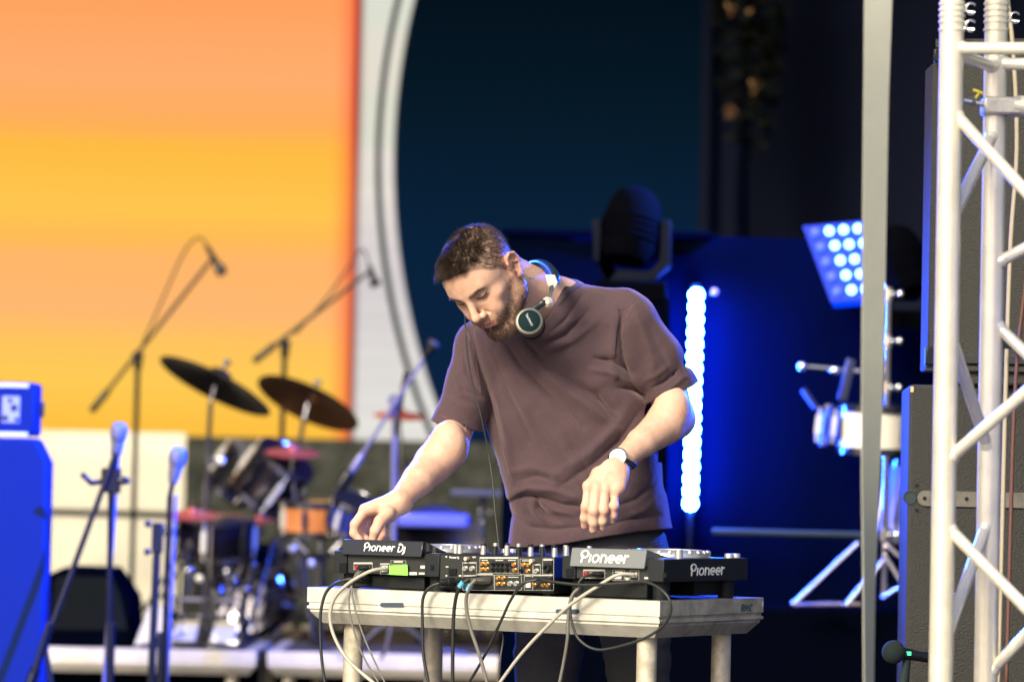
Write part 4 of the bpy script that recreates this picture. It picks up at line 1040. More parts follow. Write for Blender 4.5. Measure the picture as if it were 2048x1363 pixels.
# rear details of the left player (photo pixels on its back plane)
v1 = .026
rect(P1, (679, 1125, 693, 1142), .020, BLACK_G, 'power_switch', .001, .003)
rect(P1, (708, 1124, 745, 1127), v1, LABELW); rect(P1, (761, 1126, 779, 1128), v1, LABELW)
rect(P1, (708, 1124, 745, 1138), v1, LABELW, 'frame_print', .0008, .0007, True); rect(P1, (761, 1126, 779, 1147), v1, LABELW, 'frame_print', .0008, .0007, True)
for x_, m_ in ((714, REDP), (721, BLACK), (733, GOLD), (737, WHITE)): jack(P1, onv(x_, 1134, v1), .0036, m_)
rect(P1, (841, 1130, 852, 1136), v1, LABELW); rect(P1, (818, 1143, 834, 1149), v1, LABELW); rect(P1, (838, 1144, 850, 1148), v1, LABELW); rect(P1, (782, 1120, 812, 1127), v1, LABELW, 'frame_print', .0008, .0006, True); rect(P1, (788, 1121, 806, 1124), v1, LABELW)
rect(P1, (861, 1129, 867, 1139), .020, BLACK_G, 'usb_port', .001, .002)
rect(P1, (764, 1130, 776, 1143), v1, LABELW, 'network_socket', .002, .004)
t_ = MB(); t_.prism([onv(778, 1130, .020), onv(815, 1128, .019), onv(816, 1150, .017), onv(779, 1148, .018)], OUT*.0008); tag(t_.build('tape_label', mat('green_tape', (.22, .75, .08), .6), None, None), 'bright green tape label stuck on the back of the left player', 'tape')
# right player
rect(P2, (1132, 1136, 1146, 1152), .020, BLACK_G, 'power_switch', .001, .003)
rect(P2, (1167, 1138, 1210, 1141), v1, LABELW); rect(P2, (1167, 1138, 1210, 1155), v1, LABELW, 'frame_print', .0008, .0007, True)
rect(P2, (1226, 1139, 1249, 1160), v1, LABELW, 'frame_print', .0008, .0007, True); rect(P2, (1230, 1142, 1246, 1144), v1, LABELW); rect(P2, (1229, 1150, 1243, 1157), v1, LABELW); rect(P2, (1251, 1154, 1259, 1160), v1, LABELW)
rect(P2, (1261, 1140, 1278, 1160), v1, LABELW, 'frame_print', .0008, .0008, True); rect(P2, (1289, 1153, 1316, 1157), v1, LABELW); rect(P2, (1313, 1144, 1318, 1147), v1, LABELW)
for x_, m_ in ((1172, REDP), (1183, GOLD), (1191, BLACK), (1200, BLACK)): jack(P2, onv(x_, 1147, v1), .0038, m_)
rect(P2, (1264, 1144, 1275, 1154), v1, LABELW, 'network_socket', .002, .005); rect(P2, (1326, 1145, 1333, 1154), .020, BLACK_G, 'usb_port', .001, .002)
# mixer
MU1, MU0, MV = .607, .284, .012
MIX = thing('dj_mixer', G((MU0+MU1)/2, MV+.2, 0), 'black mixer full of rear sockets between the two players', 'mixer')
g = MB(); gbox(g, MU0, MU1, MV, MV+.40, .008, .094); g.build('body', BLACK, MIX, bevel=.002)
for (u, v) in ((MU0+.03, MV+.03), (MU1-.03, MV+.03), (MU0+.03, MV+.36), (MU1-.03, MV+.36)):
    g = MB(); g.cyl(G(u, v, 0), G(u, v, .009), .014, n=16); g.build('foot', RUBBER, MIX)
zx, zy = lambda x: 600+x/3.938, lambda y: 1060+y/3.938
def zj(x, y): return onv(zx(x), zy(y), MV)
def zr(x0, y0, x1, y1, m=LABELW, name='print', **k): return rect(MIX, (zx(x0), zy(y0), zx(x1), zy(y1)), MV, m, name, **k)
g = MB(); gbox(g, MU0+.005, MU1-.005, MV-.003, MV-.0002, .012, .091); g.build('rear_panel', PANEL, MIX); MV -= .003
for (x, y) in ((1440, 262), (1475, 262), (1440, 305), (1475, 305), (1690, 268), (1695, 312), (1765, 270), (1805, 270), (1800, 318), (1565, 375), (1605, 375), (1565, 420), (1605, 420), (1850, 430), (1920, 430), (1957, 430), (1965, 382)): jack(MIX, zj(x, y), .0040, GOLD)
for (x, y) in ((1525, 265), (1560, 265), (1592, 265), (1525, 308), (1560, 308), (1592, 308), (1635, 268), (1635, 308), (1668, 268), (1745, 315)): jack(MIX, zj(x, y), .0042, RUBBER)
for (x, y) in ((1305, 300), (1360, 300), (1865, 320), (1660, 418), (1708, 418)): jack(MIX, zj(x, y), .0052, SILVER)
jack(MIX, zj(1950, 295), .0095, RUBBER, name='combo_socket')
for (x, y) in ((1325, 222), (1840, 240)):
    g = MB(); g.cyl(zj(x, y), zj(x, y)+OUT*.014, .0042, .0046, 14); g.build('ground_post', mat('peach_plastic', (.70, .50, .38), .5), MIX)
for r4 in ((1283, 250, 1390, 352), (1418, 210, 1720, 335), (1735, 225, 1835, 345), (1838, 265, 1895, 345), (1912, 222, 2000, 345), (1535, 350, 1745, 470), (1768, 350, 1832, 470), (1836, 350, 2000, 470), (1283, 352, 1530, 470)): zr(*r4, frame_=True, name='frame_print', t=.0006)
for r4 in ((1420, 212, 1715, 222), (1290, 252, 1385, 258), (1430, 232, 1480, 238), (1540, 232, 1600, 238), (1640, 232, 1700, 238), (1750, 235, 1810, 241), (1845, 268, 1890, 274), (1918, 226, 1990, 236), (1290, 354, 1390, 360), (1400, 340, 1520, 346), (1640, 365, 1720, 370), (1775, 354, 1825, 360), (1840, 352, 1990, 357), (1150, 282, 1170, 290), (1148, 350, 1160, 362), (1252, 350, 1272, 362), (1146, 200, 1160, 212), (1360, 205, 1385, 215)): zr(*r4)
g = MB(); org = zj(1178, 218); word(g, 'Pioneer Dj', lambda x, y, o: org-A_*x+Vector((0, 0, y))+OUT*(o+.0004), .0031, .26); g.build('lettering', WHITE, MIX, None)
zr(1178, 300, 1236, 352, BLACK_G, 'power_switch', out=.004, t=.004); zr(1782, 405, 1820, 450, LABELW, 'network_socket', out=.003, t=.003)
rnd = random.Random(4)
for i in range(9):
    for j in range(4):
        u = MU1-.028-i*.0335; v = MV+.05+j*.055; h_ = .019+.004*(j % 2)
        if rnd.random() < .12: continue
        g = MB(); g.cyl(G(u, v, .094), G(u, v, .096+h_), .0075, .0062, 14); g.bar(G(u, v-.0066, .098), G(u, v-.0060, .095+h_), .0014, .001, up=B_); g.build('knob', (SILVER, BLACK, SILVER, GREYB)[(i+j*2) % 4], MIX)
# plugs on the mixer
def plug(a, b, r, m, label, tape=None):
    T = thing('plug', a, label, 'plug'); d = (b-a).normalized(); L = (b-a).length
    g = MB(); g.lathe(a, d, [(r*.9, 0), (r, .002), (r, L*.45), (r*.85, L*.5), (r*.82, L*.8), (r*.5, L)], 18); g.build('shell', m, T)
    return T
XM = mat('dark_metal', (.12, .11, .10), .35, .6)
plug(zj(1500, 395), zj(1380, 395)+OUT*.045, .009, XM, 'dark metal microphone plug with a white ring in the mixer'); plug(zj(1420, 380)+OUT*.002, zj(1310, 395)+OUT*.05, .008, RUBBER, 'black rubber microphone plug left of the ringed one')
plug(zj(1215, 405), zj(1150, 410)+OUT*.03, .011, RUBBER, 'black mains plug pushed into the mixer under its switch')
plug(onv(735, 1158, .04), onv(715, 1158, .0)+OUT*.02, .011, RUBBER, 'black mains plug under the left player')
plug(onv(738, 1134, .02), onv(716, 1136, .0), .006, RUBBER, 'black twin phono plug in the left player'); plug(onv(1204, 1147, .02), onv(1184, 1147, .0), .006, RUBBER, 'black twin phono plug in the right player')
plug(zj(1985, 385), zj(1870, 380)+OUT*.03, .005, RUBBER, 'black phono plug at the lower right of the mixer')
# ------------------------------------------------------------------ cables hanging in front of the table
CB = mat('cable_black', (.016, .018, .018), .45); CG = mat('cable_grey', (.14, .135, .12), .5); CW = mat('cable_pale', (.40, .38, .32), .5)
def cable(pts, r, m, label, sway=.0):
    q = spline([onv(x, y, v) for x, y, v in pts], 7); g = MB(); g.tube(q, r, 8); o = g.build('cable', m, None, 180); return tag(o, label, 'cable')
cable([(724, 1158, -.005), (690, 1159, -.02), (656, 1178, -.025), (642, 1220, -.03), (641, 1280, -.03), (645, 1330, -.03), (653, 1385, -.03)], .0042, CB, 'thick black power cable hanging at the left end of the table')
cable([(772, 1136, .018), (742, 1141, -.01), (700, 1164, -.02), (669, 1195, -.028), (660, 1235, -.03), (672, 1280, -.03), (702, 1325, -.03), (760, 1375, -.03)], .0045, CW, 'pale network cable curving down from the left player')
cable([(721, 1136, .012), (706, 1158, -.01), (698, 1200, -.02), (705, 1250, -.022), (726, 1310, -.02), (762, 1372, -.02)], .0024, CG, 'thin grey audio cable, left strand of the crossing pair')
cable([(726, 1137, .012), (704, 1166, -.012), (711, 1220, -.020), (735, 1290, -.02), (775, 1375, -.02)], .0024, CG, 'thin grey audio cable, right strand of the crossing pair')
cable([(892, 1163, -.008), (862, 1172, -.02), (846, 1196, -.024), (845, 1245, -.025), (847, 1310, -.025), (860, 1380, -.025)], .0040, CB, 'black mains cable dropping from the left end of the mixer')
cable([(938, 1157, -.04), (920, 1172, -.045), (910, 1205, -.04), (906, 1265, -.035), (905, 1380, -.03)], .0048, CB, 'dark microphone cable with blue tape, straight down')
cable([(952, 1158, -.045), (940, 1172, -.05), (932, 1202, -.045), (940, 1252, -.04), (960, 1312, -.035), (978, 1380, -.03)], .0046, CG, 'grey microphone cable with blue tape, bending right')
TPE = mat('blue_tape', (.10, .45, .75), .6)
for (a, b, v, lb) in (((926, 1163), (919, 1173), -.045, 'light blue tape round the dark cable, left one'), ((942, 1168), (935, 1180), -.048, 'light blue tape round the grey cable, right one')):
    g = MB(); g.cyl(onv(*a, v), onv(*b, v), .0062, n=14); tag(g.build('cable_tape', TPE), lb, 'tape')
cable([(1076, 1158, -.02), (1045, 1167, -.03), (1022, 1198, -.03), (1000, 1245, -.03), (965, 1318, -.02), (928, 1380, -.01)], .0036, CB, 'black cable slanting down left from the mixer')
cable([(975, 1300, .1), (988, 1268, .1), (1002, 1262, .1), (1006, 1280, .1), (998, 1330, .1), (994, 1380, .1)], .0020, CG, 'very thin looping cable below the middle of the table')
cable([(1270, 1148, .016), (1235, 1149, -.01), (1195, 1172, -.025), (1140, 1209, -.03), (1090, 1256, -.03), (1040, 1310, -.03), (992, 1375, -.03)], .0043, CW, 'pale network cable slanting down left from the right player')
cable([(1080, 1158, -.02), (1110, 1163, -.028), (1170, 1169, -.03), (1240, 1166, -.03), (1292, 1163, -.03), (1330, 1185, -.04), (1342, 1215, -.04), (1330, 1246, -.035), (1290, 1275, -.035), (1222, 1296, -.03), (1185, 1296, -.03), (1156, 1275, -.03), (1143, 1240, -.03), (1141, 1210, -.028), (1150, 1182, -.02), (1165, 1155, -.012), (1190, 1145, .01)], .0035, CB, 'black cable making a big loop over the table corner')
cable([(1160, 1172, -.015), (1142, 1195, -.025), (1136, 1240, -.026), (1135, 1275, -.026), (1128, 1320, -.02), (1116, 1380, -.02)], .0040, CG, 'dark grey cable hanging straight beside the big loop')
# marks on the deck
g = MB()
for (x0, x1, y0, y1) in ((760, 808, 1204, 1213), (1111, 1159, 1217, 1226)):
    g = MB(); p = onplane(x0+4, (y0+y1)/2, P0T, B_); q = onplane(x1-4, (y0+y1)/2, P0T, B_)
    r_ = .0052; s_ = []
    for k in range(13): a = math.pi/2+math.pi*k/12; s_.append(p-A_*(r_*math.cos(a))+Vector((0, 0, r_*math.sin(a))))
    for k in range(13): a = -math.pi/2+math.pi*k/12; s_.append(q-A_*(r_*math.cos(a))+Vector((0, 0, r_*math.sin(a))))
    g.prism([k_+OUT*.0006 for k_ in s_], B_*.0012); g.build('slot', mat('slot_dark', (.03, .05, .09), .6), TABLE, None)
def ons(x, y): return onplane(x, y, P0T, A_)
g = MB(); org = ons(1481, 1222); word(g, 'RMC', lambda x, y, o: org+B_*(x*1.5)+Vector((0, 0, y))+SN*(o+.0005), .0115, .28, .2); g.build('lettering', mat('marker_ink', (.02, .06, .07), .6), TABLE, None)
g = MB(); org = ons(1524, 1212); word(g, '1', lambda x, y, o: org+B_*x+Vector((0, 0, y))+SN*(o+.0005), .007, .3); g.build('lettering', WHITE, TABLE, None)
GT = mat('green_paint', (.20, .42, .05), .6, vary=(60, .5))
for q in ([(1487, 1231), (1520, 1231), (1520, 1237), (1490, 1237)],):
    g = MB(); g.prism([ons(*k)+A_*.0058+SN*.0004 for k in q], SN*.0006); g.build('green_mark', GT, TABLE, None)
# ------------------------------------------------------------------ headphones and watch
HPM = mat('headphone_black', (.014, .022, .026), .35); HPS = mat('headphone_silver', (.12, .115, .10), .4, .6)
HP = thing('headphones', W(1075, 620, 9.60), 'black and silver headphones resting round his neck', 'headphones')
cup = W(1059, 643, 9.535); cn = Vector((-.10, -.93, .22)).normalized()
g = MB(); g.lathe(cup-cn*.030, cn, [(.030, 0), (.034, .004), (.035, .016), (.0355, .020), (.036, .030), (.034, .036), (.0285, .038)], 40); c_ = g.build('ear_cup', HPS, HP)
g = MB(); g.lathe(cup+cn*.0078, cn, [(.0005, 0), (.0270, .0), (.0280, .0015), (.0265, .0025), (.001, .0028)], 40); g.build('cup_plate', mat('plate_teal', (.002, .014, .018), .7, spec=.12), c_)
g = MB(); g.lathe(cup-cn*.050, cn, [(.020, 0), (.033, .004), (.036, .012), (.033, .020), (.024, .021)], 32); g.build('ear_pad', RUBBER, HP)
e1, e2, _ = frame(cn); rx = Vector((1, 0, -.0)); ang = rad(-62); rx = (XC*math.cos(ang)+YC*math.sin(ang)); ry = cn.cross(rx).normalized(); rx = ry.cross(cn)
ry = ry if ry.dot(YC*math.cos(ang)-XC*math.sin(ang)) > 0 else -ry
g = MB(); org = cup+cn*.0108-rx*.0185-ry*.0015; word(g, 'Technics', lambda x, y, o: org+rx*x+ry*y+cn*o, .0046, .24, 0, .0004) if all(ch in GL for ch in 'Technics') else None; g.build('lettering', mat('print_grey', (.35, .38, .40), .5), c_, None)
hx = [(1066, 614, 9.560), (1078, 607, 9.552), (1088, 606, 9.545)]
g = MB(); g.tube(spline([W(1060, 622, 9.55), W(1073, 614, 9.545), W(1085, 606, 9.54), W(1094, 604, 9.545)], 5), .0085, 10); g.build('cup_arm', HPM, HP)
g = MB(); d = (W(1096, 604, 9.50)-W(1094, 603, 9.55)).normalized(); g.lathe(W(1095, 604, 9.545), d, [(.0125, -.012), (.0135, -.004), (.0125, .006), (.009, .009), (.008, .007), (.0055, .012), (.001, .013)], 26); g.build('hinge', mat('hinge_cream', (.62, .58, .50), .35, .2), HP)
g = MB(); g.tube(spline([W(1096, 598, 9.550), W(1102, 585, 9.556), W(1103, 572, 9.566)], 5), .0085, 4, flat=.6); g.build('slider', HPM, HP, 30)
g = MB(); g.prism([W(1090, 549, 9.575), W(1110, 549, 9.575), W(1116, 566, 9.575), W(1108, 580, 9.57), W(1096, 572, 9.57)], F_*.022); g.build('slider_cap', mat('hinge_cream', (.62, .58, .50), .35, .2), HP, bevel=.002)
g = MB(); band = spline([W(1106, 566, 9.60), W(1110, 552, 9.62), W(1098, 534, 9.68), W(1078, 524, 9.75), W(1058, 530, 9.81), W(1044, 550, 9.85), W(1036, 580, 9.86)], 8); g.tube(band, .0115, 12, flat=.6); g.build('headband', HPM, HP, 60)
g = MB(); g.tube([p+Vector((0, .002, -.006)) for p in band[3:-4]], .0125, 12, flat=.55); g.build('headband_pad', RUBBER, HP, 60)
g = MB(); g.tube(spline([W(930, 628, 9.74), W(931, 660, 9.712), W(936, 720, 9.700), W(948, 780, 9.69), W(962, 830, 9.68), W(976, 900, 9.68), W(985, 960, 9.66), W(991, 1030, 9.63), W(1000, 1108, 9.60)], 8), .0021, 8); tag(g.build('cable', CB, None, 180), 'thin black headphone cable falling from his shoulder to the mixer', 'cable')
# watch
cen_ = W(1245, 922, 9.585); wn = Vector((-.36, -.88, .28)).normalized(); wc = cen_+wn*.0325
WT = thing('wristwatch', wc, 'steel wristwatch with a glare-white dial and black segmented strap on his left wrist', 'watch')
g = MB(); g.lathe(wc-wn*.003, wn, [(.022, 0), (.0245, .002), (.0250, .007), (.0235, .0095), (.0212, .0105), (.0205, .0085)], 40); ca = g.build('case', CHROME, WT)
g = MB(); g.lathe(wc+wn*.0065, wn, [(.0005, 0), (.0200, 0), (.0200, .0012), (.0005, .0012)], 36); g.build('dial', mat('dial_glare', (.85, .85, .82), .3), ca)  # white colour stands for the bright reflection on the dial
dk = mat('dial_mark', (.08, .08, .08), .4); q1, q2, _ = frame(wn); g = MB(); g.bar(wc+wn*.0081, wc+wn*.0081+q1*.011, .0010, .0005, up=wn); g.build('hand', dk, ca); g = MB(); g.bar(wc+wn*.0086, wc+wn*.0086+q2*.015, .0008, .0005, up=wn); g.build('hand', dk, ca)
ad = (WL-W(1283, 885, 9.65)).normalized(); sd_ = ad.cross(wn).normalized(); g = MB()
for k in range(26):
    a = 2*math.pi*k/26
    if abs(math.sin(a/2-math.pi/4)) > 2: continue
    r1, r2 = .0345, .0325; p = cen_+sd_*(math.sin(a)*r1)+wn*(math.cos(a)*r2); t_ = (sd_*(math.cos(a)*r1)-wn*(math.sin(a)*r2)).normalized(); n_ = ad.cross(t_).normalized()
    if math.cos(a) > .88: continue
    g.box(p, (.0074, .020, .0030), Matrix((t_, ad, n_)).transposed())
g.build('strap', mat('strap_black', (.010, .016, .030), .45), WT, bevel=.0006)

# ------------------------------------------------------------------ lighting truss in the right foreground
TRM = mat('truss_aluminium', (.80, .76, .64), .33, .4, vary=(14, .12), bump=(200, .1, .0006))
TD = 8.4; phi = rad(30); ta = W(1893, 681, TD); pa = Vector((ta.x, ta.y, 0)); S = .25
uu = Vector((math.sin(phi), math.cos(phi), 0)); vv_ = Vector((math.cos(phi), -math.sin(phi), 0)); TA = {'A': pa, 'B': pa+uu*S, 'C': pa+vv_*S, 'D': pa+uu*S+vv_*S}
TRS = thing('lighting_truss', pa, 'silver square lighting truss standing in the right foreground', 'truss')
ztop = 2.6
for k in 'ABCD':
    p = TA[k]; g = MB(); g.cyl((p.x, p.y, 0), (p.x, p.y, ztop), .0265, n=32); g.build('chord', TRM, TRS)
def zat(k, y): return onplane(1024+FPX*(TA[k].x/TA[k].y), y, TA[k], (0, 1, 0)).z
def tp(k, y): p = TA[k]; return Vector((p.x, p.y, zat(k, y)))
def brace(a, b, r=.0135):
    d = (b-a).normalized(); g = MB(); g.cyl(a+d*.018, b-d*.018, r, n=20)
    for e, s in ((a, 1), (b, -1)): g.cyl(e+d*s*.022, e+d*s*.034, r*1.35, r*1.02, 20)
    g.build('brace', TRM, TRS)
for k1, y1, k2, y2 in (('A', 97, 'C', 97), ('B', 128, 'D', 128), ('A', 105, 'B', 135), ('A', 218, 'C', 448), ('A', 925, 'C', 735), ('A', 1045, 'C', 1262), ('B', 262, 'A', 450), ('A', 650, 'B', 905), ('B', 1040, 'A', 1300), ('B', 530, 'D', 420), ('B', 640, 'D', 840), ('B', 1352, 'D', 1130), ('A', 560, 'C', 560)):
    if (k1, y1) == ('A', 560): continue
    brace(tp(k1, y1), tp(k2, y2))
for k in 'AB':
    for y in (8, 20, 32, 44, 60):
        q = tp(k, y); g = MB(); g.lathe(q, (0, 0, 1), [(.0268, -.0035), (.0292, -.0025), (.0292, .0025), (.0268, .0035)], 32); g.build('collar_ring', TRM, TRS)
for y, k in ((18, 'A'), (52, 'A'), (36, 'B')):
    q = tp(k, y)+Vector((.030, -.012, 0)); g = MB(); g.tube([q+Vector((.011*math.cos(t)+.010, 0, .012*math.sin(t))) for t in np.linspace(.6, 5.7, 14)]+[q+Vector((-.022, .006, -.004))], .0022, 8); g.build('spring_clip', CHROME, TRS, 180)
q = tp('B', 214); TB = thing('scaffold_clamp', q, 'steel scaffold clamp with a stub of tube on the rear truss upright', 'clamp')
g = MB(); g.box(q+Vector((.012, -.005, 0)), (.085, .075, .040)); g.build('clamp_body', ALU, TB, bevel=.006)
g = MB(); g.cyl(q+Vector((.04, -.02, 0)), q+Vector((.34, -.05, 0)), .0245, n=28); g.build('tube', ALU_OLD, TB)
g = MB(); g.cyl(q+Vector((-.075, -.035, .010)), q+Vector((-.02, -.035, 0)), .006, n=12); g.cyl(q+Vector((-.058, -.035, .007)), q+Vector((-.048, -.035, .006)), .011, n=6); g.build('bolt', CHROME, TB)
g = MB(); g.tube([q+Vector((-.048, -.036, .016)), q+Vector((-.04, -.04, .030)), q+Vector((-.055, -.04, .034)), q+Vector((-.03, -.042, .025))], .003, 6); tag(g.build('cable_tie', mat('yellow_tie', (.75, .60, .05), .5)), 'small yellow cable tie by the scaffold clamp', 'cable tie')
g = MB(); g.tube(spline([W(2012, -30, 8.95), W(2028, 120, 8.95), W(2034, 300, 8.95), W(2022, 480, 8.95), W(2014, 700, 8.95), W(2006, 1000, 8.95), W(1996, 1400, 8.95)], 6), .011, 8, flat=.5); tag(g.build('sling_strap', mat('beige_webbing', (.42, .36, .24), .85), None, 180), 'beige webbing sling running down behind the truss', 'strap')
g = MB(); g.tube(spline([W(2052, 560, 8.9), W(2036, 700, 8.9), W(2027, 860, 8.9), W(2022, 1030, 8.9), W(2012, 1400, 8.9)], 6), .0045, 8); tag(g.build('cable', mat('brown_cable', (.14, .06, .035), .5), None, 180), 'brown cable running down beside the beige sling', 'cable')
g = MB(); q = W(2012, 690, 8.88); g.box(q, (.035, .03, .016)); tag(g.build('cable_tape', RUBBER), 'black tape band round the beige sling', 'tape')
# twisted pale webbing strap
g = MB(); vs = []; N_ = 60; Ls = [(1757, 58, -40), (1752, 52, 200), (1749, 50, 420), (1746, 48, 700), (1741, 40, 950), (1738, 28, 1180), (1737, 23, 1420)]
ys = [k[2] for k in Ls]
for i in range(N_+1):
    y = -40+1460*i/N_; cx, wd = np.interp(y, ys, [k[0] for k in Ls]), np.interp(y, ys, [k[1] for k in Ls]); c = W(cx, y, 8.0); wm = .061; ca_ = min(1, wd/FPX*8.0/wm); th = math.acos(ca_); ax_ = Vector((math.cos(th), math.sin(th), 0)); nn2 = Vector((-ax_.y, ax_.x, 0))
    for s, t_ in ((-1, -1), (1, -1), (1, 1), (-1, 1)): vs.append(c+ax_*(s*wm/2)+nn2*(t_*.0012))
fs = [(i*4+k, i*4+(k+1) % 4, i*4+4+(k+1) % 4, i*4+4+k) for i in range(N_) for k in range(4)]; g.add(vs, fs)
tag(g.build('webbing_strap', mat('pale_webbing', (.36, .37, .33), .85, bump=(500, .4, .0006), vary=(20, .06))), 'long pale twisted webbing strap hanging in front of the stage', 'strap')

# ------------------------------------------------------------------ loudspeakers at the right
SPK = mat('speaker_paint', (.027, .027, .024), .65, spec=.35)
nt = SPK.node_tree; tcx = nt.nodes.new('ShaderNodeTexCoord'); vo = nt.nodes.new('ShaderNodeTexNoise'); vo.inputs['Scale'].default_value = 230; vo.inputs['Detail'].default_value = 3; bp = nt.nodes.new('ShaderNodeBump'); bp.inputs['Strength'].default_value = .9; bp.inputs['Distance'].default_value = .0045
nt.links.new(tcx.outputs['Object'], vo.inputs['Vector']); nt.links.new(vo.outputs['Fac'], bp.inputs['Height']); nt.links.new(bp.outputs[0], nt.nodes['Principled BSDF'].inputs['Normal'])
def spk(name, xl, ytop, ybot, D, w, dep, rot, label):
    p = W(xl, (ytop+ybot)/2 if ybot < 1400 else 1000, D); zt_, zb_ = W(xl+60, ytop, D).z, (W(xl+60, ybot, D).z if ybot < 1400 else .0)
    a = Vector((math.cos(rot), -math.sin(rot), 0)); b = Vector((math.sin(rot), math.cos(rot), 0)); T = thing(name, Vector((p.x, p.y, zb_)), label, 'loudspeaker')
    g = MB(); g.prism([Vector((p.x, p.y, zb_)), Vector((p.x, p.y, zb_))+a*w, Vector((p.x, p.y, zb_))+a*w+b*dep, Vector((p.x, p.y, zb_))+b*dep], (0, 0, zt_-zb_)); g.build('cabinet', SPK, T, bevel=.008); return T, Vector((p.x, p.y, 0)), a, b, zt_, zb_
LOW, lp, la_, lb_, lzt, lzb = spk('loudspeaker', 1815, 769, 1500, 9.6, .62, .6, rad(4), 'lower dark textured loudspeaker with a steel rail across it')
UP, up_, ua_, ub_, uzt, uzb = spk('loudspeaker', 1882, 76, 742, 9.62, .6, .5, rad(14), 'upper black textured loudspeaker behind the truss')
UP.location.z = lzt
def onf(x, y, p, a, off): return onplane(x, y, p, Vector((a.y, -a.x, 0)).normalized())+Vector((-a.y, a.x, 0)).normalized()*(-off)
g = MB(); gq = [onplane(x, y, up_-ub_*0, Vector((0, 1, 0))) for x, y in ((1872, 84), (1889, 84), (1866, 742), (1848, 742))]
# narrow bevelled side of the upper cabinet
sl0, sl1 = W(1870, 110, 9.70), W(1850, 742, 9.70)
g = MB(); g.prism([Vector((up_.x-.024, up_.y+.03, uzb)), Vector((up_.x+.01, up_.y-.004, uzb)), Vector((up_.x+.01, up_.y+.2, uzb)), Vector((up_.x-.024, up_.y+.2, uzb))], (0, 0, uzt-uzb-.06)); g.build('side_panel', SPK, UP, bevel=.004)
def rail(T, p, a, zc, h_, out, m, name, x0=-.004, x1=.62):
    n_ = Vector((a.y, -a.x, 0)).normalized(); n_ = n_ if n_.y < 0 else -n_; g = MB(); q = p+a*x0; g.prism([q+Vector((0, 0, zc-h_/2)), p+a*x1+Vector((0, 0, zc-h_/2)), p+a*x1+n_*out+Vector((0, 0, zc-h_/2)), q+n_*out+Vector((0, 0, zc-h_/2))], (0, 0, h_)); return g.build(name, m, T, bevel=.002)
rail(UP, up_, ua_, W(1930, 718, 9.6).z, .024, .010, STAND, 'rigging_rail', -.03); rail(UP, up_, ua_, W(1930, 738, 9.6).z, .012, .016, SPK, 'rigging_rail', -.03)
rail(UP, up_, ua_, uzt-.014, .022, .006, SPK, 'top_rail', -.02); g = MB(); g.box(up_+Vector((-.010, -.004, uzt-.045)), (.030, .02, .034)); g.build('corner_fitting', STAND, UP, bevel=.003); g = MB(); g.box(up_+Vector((-.022, -.010, uzb+.035)), (.026, .03, .046)); g.build('corner_fitting', STAND, UP, bevel=.004)
RLM = mat('rail_grey', (.13, .12, .10), .5, .3, vary=(40, .3))
n_ = Vector((la_.y, -la_.x, 0)); n_ = n_ if n_.y < 0 else -n_
zc = onplane(1900, 997, lp, n_).z; xo = (onplane(1850, 997, lp, n_)-lp).dot(la_)
g = MB(); pts = []; h_ = .0195
for k in range(13): a = math.pi/2+math.pi*k/12; pts.append(lp+la_*(xo+h_*math.cos(a))+Vector((0, 0, zc+h_*math.sin(a))))
pts += [lp+la_*.6+Vector((0, 0, zc-h_)), lp+la_*.6+Vector((0, 0, zc+h_))]
g.prism(pts, n_*.006); g.build('steel_rail', RLM, LOW, bevel=.001)
for x_, y_ in ((1849, 996), (1933, 997), (2022, 998), (1834, 970), (1834, 1020)):
    q = onplane(x_, y_, lp, n_)+n_*.006*(y_ in (996, 997, 998)); g = MB(); g.lathe(q, n_, [(.005, 0), (.0045, .002), (.0025, .002), (.002, .0008)], 14); g.build('screw', STAND, LOW)
q = onplane(1820, 994, lp, n_); g = MB(); g.lathe(q+n_*.0005, n_, [(.017, 0), (.017, .002), (.014, .002), (.012, -.002)], 24); g.build('handle_cup', mat('cup_teal', (.008, .02, .025), .6), LOW)
g = MB(); g.box(onplane(1824, 778, lp, n_)+n_*.001, (.008, .003, .014)); g.build('yellow_label', mat('brass_label', (.55, .42, .18), .5), LOW)
# foam microphone at the lower right
FM = thing('foam_microphone', W(1800, 1400, 9.35), 'dark microphone with a ball foam windscreen in front of the speaker', 'microphone')
MGn = mat('mic_green', (.002, .012, .010), .8)
g = MB(); c = W(1787, 1303, 9.35); g.ball(c, .029, 24); g.build('windscreen', mat('foam', (.002, .010, .010), .95, bump=(400, .6, .002)), FM, 180)
g = MB(); d = (W(1850, 1313, 9.37)-c).normalized(); g.lathe(c, d, [(.014, .015), (.016, .028), (.0135, .05), (.012, .072), (.0115, .074)], 20); g.lathe(c, d, [(.013, .0735), (.013, .090), (.010, .10)], 20); g.build('body', STAND, FM)
g = MB(); g.box(c+d*.038+Vector((0, -.0155, .003)), (.012, .003, .009)); g.build('status_light', mat('led_green', (.05, .5, .2), .4, emit=(.02, .7, .25, .8)), FM)
g = MB(); g.cyl(c+d*.035-Vector((0, 0, .014)), c+d*.028-Vector((0, 0, .07)), .010, .013, 16); g.cyl(c+d*.028-Vector((0, 0, .07)), c+d*.028-Vector((0, 0, 1.0)), .008, n=14); g.build('stand', MGn, FM)

